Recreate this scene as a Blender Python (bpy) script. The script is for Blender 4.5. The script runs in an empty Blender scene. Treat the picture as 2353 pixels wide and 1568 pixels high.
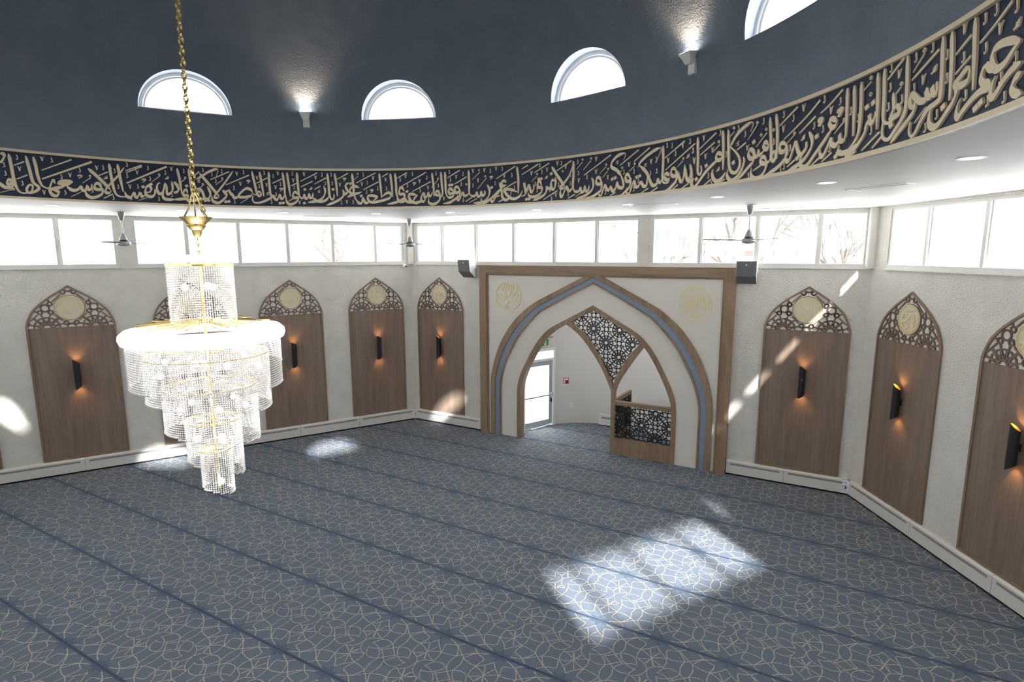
import bpy, bmesh, math, random
from mathutils import Vector, Matrix
random.seed(7)
PI = math.pi
SC = bpy.context.scene
COL = SC.collection

# ------------------------------------------------------------------ materials
def _new(name):
    m = bpy.data.materials.new(name)
    m.use_nodes = True
    nt = m.node_tree
    b = nt.nodes['Principled BSDF']
    return m, nt, b

def plain(name, col, rough=.6, metal=0., spec=.4):
    m, nt, b = _new(name)
    b.inputs['Base Color'].default_value = (*col, 1)
    b.inputs['Roughness'].default_value = rough
    b.inputs['Metallic'].default_value = metal
    b.inputs['Specular IOR Level'].default_value = spec
    return m

def _coord(nt, scale=(1, 1, 1), kind='Object'):
    tc = nt.nodes.new('ShaderNodeTexCoord')
    mp = nt.nodes.new('ShaderNodeMapping')
    mp.inputs['Scale'].default_value = scale
    nt.links.new(tc.outputs[kind], mp.inputs['Vector'])
    return mp.outputs['Vector']

def _noise(nt, vec, scale, detail=3, rough=.5):
    n = nt.nodes.new('ShaderNodeTexNoise')
    n.inputs['Scale'].default_value = scale
    n.inputs['Detail'].default_value = detail
    n.inputs['Roughness'].default_value = rough
    nt.links.new(vec, n.inputs['Vector'])
    return n.outputs['Fac']

def _ramp(nt, fac, stops):
    r = nt.nodes.new('ShaderNodeValToRGB')
    e = r.color_ramp.elements
    e[0].position, e[0].color = stops[0][0], (*stops[0][1], 1)
    e[1].position, e[1].color = stops[-1][0], (*stops[-1][1], 1)
    for p, c in stops[1:-1]:
        k = e.new(p)
        k.color = (*c, 1)
    nt.links.new(fac, r.inputs['Fac'])
    return r.outputs['Color']

def mottled(name, c0, c1, scale=4, rough=.7, bump=0., bscale=60, stretch=(1, 1, 1), detail=3, spec=.3, metal=0.):
    m, nt, b = _new(name)
    v = _coord(nt, stretch)
    f = _noise(nt, v, scale, detail)
    nt.links.new(_ramp(nt, f, [(.3, c0), (.7, c1)]), b.inputs['Base Color'])
    b.inputs['Roughness'].default_value = rough
    b.inputs['Metallic'].default_value = metal
    b.inputs['Specular IOR Level'].default_value = spec
    if bump:
        n2 = _noise(nt, _coord(nt), bscale, 2, .6)
        bp = nt.nodes.new('ShaderNodeBump')
        bp.inputs['Strength'].default_value = bump
        bp.inputs['Distance'].default_value = .02
        nt.links.new(n2, bp.inputs['Height'])
        nt.links.new(bp.outputs['Normal'], b.inputs['Normal'])
    return m

def wood(name, c0, c1, c2, grain=26, rough=.5, long=.06, axis='z', bump=.05):
    m, nt, b = _new(name)
    st = {'z': (1, 1, long), 'x': (long, 1, 1)}[axis]
    v = _coord(nt, st)
    f = _noise(nt, v, grain, 5, .6)
    f2 = _noise(nt, v, grain * .22, 3, .5)
    mx = nt.nodes.new('ShaderNodeMath')
    mx.operation = 'ADD'
    h1 = nt.nodes.new('ShaderNodeMath'); h1.operation = 'MULTIPLY'; h1.inputs[1].default_value = .55
    h2 = nt.nodes.new('ShaderNodeMath'); h2.operation = 'MULTIPLY'; h2.inputs[1].default_value = .45
    nt.links.new(f, h1.inputs[0]); nt.links.new(f2, h2.inputs[0])
    nt.links.new(h1.outputs[0], mx.inputs[0]); nt.links.new(h2.outputs[0], mx.inputs[1])
    nt.links.new(_ramp(nt, mx.outputs[0], [(.32, c0), (.5, c1), (.68, c2)]), b.inputs['Base Color'])
    b.inputs['Roughness'].default_value = rough
    b.inputs['Specular IOR Level'].default_value = .3
    if bump:
        bp = nt.nodes.new('ShaderNodeBump')
        bp.inputs['Strength'].default_value = bump
        bp.inputs['Distance'].default_value = .01
        nt.links.new(f, bp.inputs['Height'])
        nt.links.new(bp.outputs['Normal'], b.inputs['Normal'])
    return m

def emit(name, col, strength):
    m, nt, b = _new(name)
    b.inputs['Base Color'].default_value = (*col, 1)
    b.inputs['Emission Color'].default_value = (*col, 1)
    b.inputs['Emission Strength'].default_value = strength
    return m

def glass_mat(name, tint, gloss=.05):
    m = bpy.data.materials.new(name)
    m.use_nodes = True
    nt = m.node_tree
    nt.nodes.clear()
    o = nt.nodes.new('ShaderNodeOutputMaterial')
    t = nt.nodes.new('ShaderNodeBsdfTransparent')
    t.inputs['Color'].default_value = (*tint, 1)
    g = nt.nodes.new('ShaderNodeBsdfGlossy')
    g.inputs['Roughness'].default_value = .02
    mx = nt.nodes.new('ShaderNodeMixShader')
    mx.inputs[0].default_value = gloss
    nt.links.new(t.outputs[0], mx.inputs[1])
    nt.links.new(g.outputs[0], mx.inputs[2])
    nt.links.new(mx.outputs[0], o.inputs['Surface'])
    return m

def crystal_mat(name):
    m = bpy.data.materials.new(name)
    m.use_nodes = True
    nt = m.node_tree
    nt.nodes.clear()
    o = nt.nodes.new('ShaderNodeOutputMaterial')
    d = nt.nodes.new('ShaderNodeBsdfDiffuse'); d.inputs['Color'].default_value = (.92, .93, .95, 1)
    t = nt.nodes.new('ShaderNodeBsdfTranslucent'); t.inputs['Color'].default_value = (.95, .95, .95, 1)
    g = nt.nodes.new('ShaderNodeBsdfGlossy'); g.inputs['Roughness'].default_value = .12
    a = nt.nodes.new('ShaderNodeMixShader'); a.inputs[0].default_value = .5
    b = nt.nodes.new('ShaderNodeMixShader'); b.inputs[0].default_value = .3
    nt.links.new(d.outputs[0], a.inputs[1]); nt.links.new(t.outputs[0], a.inputs[2])
    nt.links.new(a.outputs[0], b.inputs[1]); nt.links.new(g.outputs[0], b.inputs[2])
    nt.links.new(b.outputs[0], o.inputs['Surface'])
    return m

def carpet_mat(name, c0, c1, scale=300, speck=None):
    m, nt, b = _new(name)
    v = _coord(nt)
    f = _noise(nt, v, scale, 2, .7)
    stops = [(.36, c0), (.64, c1)]
    if speck:
        stops = [(.40, speck), (.50, c0), (.66, c1)]
    nt.links.new(_ramp(nt, f, stops), b.inputs['Base Color'])
    b.inputs['Roughness'].default_value = .95
    b.inputs['Specular IOR Level'].default_value = .1
    bp = nt.nodes.new('ShaderNodeBump')
    bp.inputs['Strength'].default_value = .35
    bp.inputs['Distance'].default_value = .01
    nt.links.new(f, bp.inputs['Height'])
    nt.links.new(bp.outputs['Normal'], b.inputs['Normal'])
    return m

M = {}
M['stucco'] = mottled('stucco', (.60, .585, .545), (.66, .645, .605), 2.5, .85, .9, 38)
M['smooth'] = mottled('smooth_plaster', (.64, .615, .575), (.67, .645, .605), 1.5, .7)
M['vestibule'] = mottled('vestibule_paint', (.62, .615, .605), (.65, .645, .635), 1.5, .7)
M['soffit'] = mottled('soffit_paint', (.56, .54, .515), (.63, .61, .585), .9, .6, 0, 60, (1, 1, 1), 4)
M['dome'] = mottled('dome_paint', (.165, .200, .250), (.192, .228, .280), 3, .7, .9, 45, spec=.3)
M['reveal'] = mottled('reveal_paint', (.58, .66, .80), (.70, .76, .86), 60, .85, .6, 70)
M['navy'] = mottled('navy_panel', (.010, .018, .042), (.013, .023, .052), 2, .45)
M['gold'] = mottled('gold_leaf', (.70, .59, .40), (.78, .66, .46), 3, .45, spec=.4)
M['veneer'] = wood('walnut_veneer', (.160, .116, .090), (.205, .152, .120), (.250, .190, .154), 24, .48)
M['veneer_trim'] = wood('walnut_trim', (.175, .125, .092), (.22, .162, .120), (.265, .20, .152), 30, .5)
M['oak'] = wood('stained_oak', (.175, .118, .075), (.255, .18, .12), (.335, .245, .17), 16, .5, .10)
M['oak_x'] = wood('stained_oak_rail', (.175, .118, .075), (.255, .18, .12), (.335, .245, .17), 16, .5, .10, 'x')
M['blue'] = mottled('blue_inlay', (.205, .262, .35), (.225, .285, .375), 2, .5)
M['lattice_back'] = plain('lattice_backing', (.74, .68, .63), .8)
M['lattice_wood'] = plain('lattice_wood', (.165, .122, .095), .55)
M['black'] = plain('black_metal', (.012, .012, .014), .45)
M['lattice_black'] = plain('lattice_black', (.008, .009, .012), .5)
M['cream'] = plain('medallion_cream', (.60, .55, .43), .5)
M['goldm'] = plain('gold_medallion', (.72, .61, .33), .4, .1)
M['brass'] = plain('brass', (.72, .55, .22), .25, .9)
M['gold_in'] = plain('gold_reflector', (.90, .55, .16), .35, .6)
M['white'] = plain('white_enamel', (.78, .78, .77), .45)
M['frame'] = plain('window_frame', (.62, .62, .60), .5)
M['grille'] = plain('grille_grey', (.20, .20, .20), .6)
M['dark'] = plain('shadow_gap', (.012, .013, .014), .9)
M['heater'] = plain('heater_enamel', (.62, .61, .60), .5)
M['alu'] = plain('brushed_aluminium', (.42, .48, .53), .4, .3)
M['steel'] = plain('fan_steel', (.40, .41, .43), .35, .5)
M['blade'] = plain('fan_blade', (.16, .16, .17), .5)
M['speaker'] = plain('speaker_grille', (.125, .13, .132), .7)
M['paper'] = plain('sign_paper', (.78, .79, .86), .7)
M['ink'] = plain('ink', (.03, .03, .06), .7)
M['tape'] = plain('yellow_green_tape', (.45, .44, .10), .6)
M['green'] = plain('exit_green', (.02, .26, .10), .5)
M['red'] = plain('alarm_red', (.50, .05, .05), .4)
M['crystal'] = crystal_mat('crystal')
M['ring_glow'] = emit('crystal_band_glow', (.95, .96, 1.), .22)  # faint emission put into the crystal bands in place of lamps behind them
M['pane'] = glass_mat('window_glass', (.97, .98, .98))
M['bulb'] = emit('chandelier_bulb', (1, .95, .88), 60)
M['led'] = emit('downlight_lens', (1, .96, .88), 14)
M['warm'] = emit('sconce_lamp', (1, .60, .20), 4)
M['carpet'] = carpet_mat('carpet_pile', (.075, .100, .142), (.195, .228, .285), 120)
M['c_line'] = carpet_mat('carpet_line', (.50, .465, .385), (.64, .60, .50), 120, (.20, .22, .25))
M['c_navy'] = carpet_mat('carpet_navy', (.060, .085, .130), (.125, .158, .220), 120)
M['c_stripe'] = carpet_mat('carpet_stripe', (.040, .058, .098), (.062, .084, .13), 240)
M['snow'] = plain('snow', (.82, .84, .87), .9)
M['bark'] = plain('bark', (.075, .066, .06), .9)
M['house'] = plain('house_render', (.72, .70, .68), .9)
M['brick'] = plain('house_brick', (.13, .085, .08), .9)
M['hwin'] = plain('house_window', (.075, .082, .095), .3)

# ------------------------------------------------------------------ geometry
class G:
    def __init__(s):
        s.v = []; s.f = []; s.mi = []
    def add(s, vs, fs, m=0):
        o = len(s.v)
        s.v += [tuple(p) for p in vs]
        s.f += [tuple(i + o for i in f) for f in fs]
        s.mi += [m] * len(fs)
    def box(s, a, b, m=0):
        x0, y0, z0 = a; x1, y1, z1 = b
        s.add([(x0, y0, z0), (x1, y0, z0), (x1, y1, z0), (x0, y1, z0), (x0, y0, z1), (x1, y0, z1), (x1, y1, z1), (x0, y1, z1)],
              [(0, 3, 2, 1), (4, 5, 6, 7), (0, 1, 5, 4), (1, 2, 6, 5), (2, 3, 7, 6), (3, 0, 4, 7)], m)
    def hexa(s, p, m=0):
        s.add(p, [(0, 3, 2, 1), (4, 5, 6, 7), (0, 1, 5, 4), (1, 2, 6, 5), (2, 3, 7, 6), (3, 0, 4, 7)], m)
    def lathe(s, prof, n=24, c=(0, 0, 0), m=0, cap=True):
        vs = []; fs = []
        for r, z in prof:
            for k in range(n):
                a = 2 * PI * k / n
                vs.append((c[0] + r * math.cos(a), c[1] + r * math.sin(a), c[2] + z))
        for i in range(len(prof) - 1):
            for k in range(n):
                k2 = (k + 1) % n
                fs.append((i * n + k, i * n + k2, (i + 1) * n + k2, (i + 1) * n + k))
        if cap:
            fs.append(tuple(range(n - 1, -1, -1)))
            fs.append(tuple(range((len(prof) - 1) * n, len(prof) * n)))
        s.add(vs, fs, m)
    def tube(s, pts, r, n=8, m=0, closed=False):
        pts = [Vector(p) for p in pts]
        L = len(pts)
        vs = []; fs = []
        for i, p in enumerate(pts):
            if closed:
                d = pts[(i + 1) % L] - pts[i - 1]
            else:
                d = pts[min(i + 1, L - 1)] - pts[max(i - 1, 0)]
            d.normalize()
            u = d.cross(Vector((0, 0, 1)))
            if u.length < 1e-3:
                u = d.cross(Vector((0, 1, 0)))
            u.normalize()
            w = u.cross(d)
            rr = r[i] if isinstance(r, (list, tuple)) else r
            for k in range(n):
                a = 2 * PI * k / n
                vs.append(p + (u * math.cos(a) + w * math.sin(a)) * rr)
        for i in range(L if closed else L - 1):
            j = (i + 1) % L
            for k in range(n):
                k2 = (k + 1) % n
                fs.append((i * n + k, j * n + k, j * n + k2, i * n + k2))
        if not closed:
            fs.append(tuple(range(n)))
            fs.append(tuple(range((L - 1) * n + n - 1, (L - 1) * n - 1, -1)))
        s.add(vs, fs, m)
    def strip(s, A, B, y0, y1, m=0, closed=False):
        """solid band between two outlines A and B ((x, z) lists of equal length), from depth y0 to y1"""
        n = len(A)
        vs = [(x, y0, z) for x, z in A] + [(x, y0, z) for x, z in B] + [(x, y1, z) for x, z in A] + [(x, y1, z) for x, z in B]
        fs = []
        for i in range(n if closed else n - 1):
            j = (i + 1) % n
            fs += [(i, j, n + j, n + i), (2 * n + i, 3 * n + i, 3 * n + j, 2 * n + j), (i, 2 * n + i, 2 * n + j, j), (n + i, n + j, 3 * n + j, 3 * n + i)]
        if not closed:
            e = n - 1
            fs += [(0, n, 3 * n, 2 * n), (e, 2 * n + e, 3 * n + e, n + e)]
        s.add(vs, fs, m)
    def prism(s, poly, y0, y1, m=0):
        n = len(poly)
        vs = [(x, y0, z) for x, z in poly] + [(x, y1, z) for x, z in poly]
        fs = [tuple(range(n)), tuple(range(2 * n - 1, n - 1, -1))]
        for i in range(n):
            j = (i + 1) % n
            fs.append((i, n + i, n + j, j))
        s.add(vs, fs, m)
    def build(s, name, mats, parent=None, smooth=False, loc=None, rz=0.):
        me = bpy.data.meshes.new(name)
        me.from_pydata(s.v, [], s.f)
        for m in (mats if isinstance(mats, (list, tuple)) else [mats]):
            me.materials.append(M[m])
        if any(s.mi):
            me.polygons.foreach_set('material_index', s.mi)
        if smooth:
            me.polygons.foreach_set('use_smooth', [True] * len(me.polygons))
            try:
                me.set_sharp_from_angle(angle=math.radians(40))
            except Exception:
                pass
        me.update()
        o = bpy.data.objects.new(name, me)
        COL.objects.link(o)
        if parent:
            o.parent = parent
        if loc:
            o.location = loc
        o.rotation_euler[2] = rz
        return o

def tag(o, label, cat, group=None):
    o['label'] = label; o['category'] = cat
    if group: o['group'] = group
    return o

def thing(name, label, cat, loc=(0, 0, 0), rz=0., group=None):
    o = bpy.data.objects.new(name, None)
    o.empty_display_size = .1
    COL.objects.link(o)
    o.location = loc; o.rotation_euler[2] = rz
    return tag(o, label, cat, group)

def struct(o):
    o['kind'] = 'structure'
    return o

def dup(root, loc, rz, label, group=None):
    r = root.copy(); COL.objects.link(r)
    r.location = loc; r.rotation_euler[2] = rz
    r['label'] = label
    if group: r['group'] = group
    for ch in list(root.children):
        c = ch.copy(); COL.objects.link(c); c.parent = r
        for g in list(ch.children):
            d = g.copy(); COL.objects.link(d); d.parent = c
    return r

def inside(p, poly):
    x, y = p; c = False
    j = len(poly) - 1
    for i in range(len(poly)):
        xi, yi = poly[i]; xj, yj = poly[j]
        if (yi > y) != (yj > y) and x < (xj - xi) * (y - yi) / (yj - yi) + xi:
            c = not c
        j = i
    return c

def smooth_path(pts, k=5, closed=False):
    """Catmull-Rom through the points"""
    n = len(pts)
    if n < 3:
        return [tuple(p) for p in pts]
    out = []
    for i in range(n if closed else n - 1):
        p1, p2 = pts[i], pts[(i + 1) % n]
        p0 = pts[i - 1] if (i > 0 or closed) else p1
        p3 = pts[(i + 2) % n] if (i + 2 < n or closed) else p2
        for j in range(k):
            t = j / k
            q = []
            for d in range(2):
                a, b, c, e = p0[d], p1[d], p2[d], p3[d]
                q.append(.5 * (2 * b + (c - a) * t + (2 * a - 5 * b + 4 * c - e) * t * t + (3 * b - a - 3 * c + e) * t ** 3))
            out.append(tuple(q))
    if not closed:
        out.append(tuple(pts[-1]))
    return out

# ------------------------------------------------------------------ walls of the hexagonal hall
# each wall: origin, heading of its local x axis; local -y looks into the room
WALLS = {
    'A': ((-5., -8.66), math.radians(60)),
    'B': ((0., 0.), 0.),
    'C': ((10., 0.), math.radians(-60)),
    'D': ((15., -8.66), math.radians(-120)),
    'E': ((10., -17.32), math.radians(180)),
    'F': ((0., -17.32), math.radians(120)),
}
def at(w, x, z=0., off=0.):
    (ox, oy), a = WALLS[w]
    return (ox + math.cos(a) * x + math.sin(a) * off, oy + math.sin(a) * x - math.cos(a) * off, z)
def rot(w):
    return WALLS[w][1]

SILL, HEAD, CEIL = 4.10, 5.08, 5.124
CX, CY, R, ZB0, ZB1 = 4.98, -8.94, 5.34, 5.124, 5.752
HEX = [(-5., -8.66), (0., 0.), (10., 0.), (15., -8.66), (10., -17.32), (0., -17.32)]
PC = 4.985     # centre line of the portal on the back wall

# window groups: (x0, x1, mullions)
GROUPS = {
    'A': [(.2, 3.82, (.9, 1.87, 2.87)), (4.08, 9.79, (5.02, 6.02, 7.03, 8.04, 9.07))],
    'B': [(.17, 5.95, (.96, 1.95, 2.98, 4.01, 5.0)), (6.17, 9.93, (7.13, 8.15, 9.17))],
    'C': [(.38, 5.95, (1.2, 2.23, 3.2, 4.2, 5.1)), (8.2, 9.8, (9.0,))],
    'D': [(.06, 3.25, (.78, 1.78, 2.75))],
    'E': [(.2, 3.85, (.93, 1.95, 2.9)), (4.1, 9.8, (5.0, 6.0, 7.0, 8.0, 9.0))],
    'F': [(.2, 3.85, (.93, 1.95, 2.9)), (4.1, 9.8, (5.0, 6.0, 7.0, 8.0, 9.0))],
}
WNAME = {'A': 'wall_left', 'B': 'wall_back', 'C': 'wall_right', 'D': 'wall_right_rear', 'E': 'wall_front', 'F': 'wall_left_rear'}
T = .25
nwin = 0
for w, grp in GROUPS.items():
    g = G()
    if w == 'B':
        g.box((-.14, 0, -.02), (2.2, T, SILL)); g.box((7.77, 0, -.02), (10.14, T, SILL))
        g.box((2.2, 0, 3.99), (7.77, T, SILL))
    else:
        g.box((-.14, 0, -.02), (10.14, T, SILL))
    xs = [-.14] + [q for a, b, _ in grp for q in (a, b)] + [10.14]
    for i in range(0, len(xs), 2):
        g.box((xs[i], 0, SILL), (xs[i + 1], T, CEIL + .1))
    for a, b, _ in grp:
        g.box((a, 0, HEAD), (b, T, CEIL + .1))
    struct(g.build(WNAME[w], 'stucco', loc=at(w, 0), rz=rot(w)))
    for a, b, mul in grp:
        nwin += 1
        f = G()
        d0, d1 = .012, .10
        f.box((a, -d0, SILL), (b, d1, SILL + .075)); f.box((a, d0, HEAD - .045), (b, d1, HEAD))
        f.box((a, d0, SILL + .075), (a + .06, d1, HEAD - .045)); f.box((b - .06, d0, SILL + .075), (b, d1, HEAD - .045))
        f.box((a - .02, -.035, SILL - .015), (b + .02, .02, SILL + .006))
        fo = struct(f.build('window_%d' % nwin, 'frame', loc=at(w, 0), rz=rot(w)))
        for x in mul:
            q = G(); q.box((x - .03, .0, SILL + .075), (x + .03, .095, HEAD - .045))
            q.box((x + .03, .03, SILL + .075), (x + .05, .09, HEAD - .045))
            q.build('mullion', 'frame', fo)
        q = G(); q.box((a + .05, .068, SILL + .07), (b - .05, .074, HEAD - .04))
        q.build('pane', 'pane', fo)

# eaves of the roof outside the window band
ve = []
for k in (0, 1):
    for i in range(6):
        x, y = HEX[i]; r = math.hypot(x - 5, y + 8.66); q = (r + (.30 if k == 0 else .56)) / r
        for z in (HEAD + .02, CEIL + .15):
            ve.append((5 + (x - 5) * q, -8.66 + (y + 8.66) * q, z))
g = G()
fe = []
for i in range(6):
    j = (i + 1) % 6
    a, b, c, d = 2 * i, 2 * j, 12 + 2 * i, 12 + 2 * j
    fe += [(a, c, d, b), (a + 1, b + 1, d + 1, c + 1), (c, c + 1, d + 1, d), (a, b, b + 1, a + 1)]
g.add(ve, fe)
struct(g.build('roof_eaves', 'white'))

# round-faced posts where the walls meet, in the window band
for i, (w, x) in enumerate((('B', 0.), ('C', 0.))):
    g = G(); g.lathe([(.085, SILL), (.085, CEIL)], 20)
    o = struct(g.build('trim_%d' % (i + 1), 'smooth', loc=at(w, x, 0, .015), smooth=True))

# ------------------------------------------------------------------ soffit ceiling, calligraphy band, dome
g = G()
N = 180
vs = []; fs = []
def hexr(a):
    dx, dy = math.cos(a), math.sin(a)
    best = 1e9
    for i in range(6):
        (x0, y0), (x1, y1) = HEX[i], HEX[(i + 1) % 6]
        ex, ey = x1 - x0, y1 - y0
        den = dx * ey - dy * ex
        if abs(den) < 1e-9: continue
        t = ((x0 - CX) * ey - (y0 - CY) * ex) / den
        u = ((x0 - CX) * dy - (y0 - CY) * dx) / den
        if t > 0 and -1e-6 <= u <= 1 + 1e-6: best = min(best, t)
    return best
for k in range(N):
    a = 2 * PI * k / N
    for r in (R + .045, hexr(a) + .12):
        for z in (CEIL, CEIL + .2):
            vs.append((CX + r * math.cos(a), CY + r * math.sin(a), z))
for k in range(N):
    a = 4 * k; b = 4 * ((k + 1) % N)
    fs += [(a, a + 2, b + 2, b), (a + 1, b + 1, b + 3, a + 3), (a, b, b + 1, a + 1), (a + 2, a + 3, b + 3, b + 2)]
g.add(vs, fs)
struct(g.build('ceiling', 'soffit'))

def ring(g, r0, r1, z0, z1, n=240, m=0):
    vs = []; fs = []
    for k in range(n):
        a = 2 * PI * k / n
        c, s_ = math.cos(a), math.sin(a)
        vs += [(r0 * c, r0 * s_, z0), (r1 * c, r1 * s_, z0), (r1 * c, r1 * s_, z1), (r0 * c, r0 * s_, z1)]
    for k in range(n):
        a = 4 * k; b = 4 * ((k + 1) % n)
        for i in range(4):
            j = (i + 1) % 4
            fs.append((a + i, a + j, b + j, b + i))
    g.add(vs, fs, m)

frieze = thing('calligraphy_frieze', 'dark navy calligraphy band with raised gold lettering round the foot of the dome', 'wall frieze', (CX, CY, ZB0))
g = G(); ring(g, R, R + .05, -.004, ZB1 - ZB0)
g.build('backing_band', 'navy', frieze)
for nm, z0, z1 in (('lower_border', -.012, .022), ('upper_border', ZB1 - ZB0 - .022, ZB1 - ZB0 + .012)):
    g = G(); ring(g, R - .03, R + .002, z0, z1)
    g.build(nm, 'gold', frieze)

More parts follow.
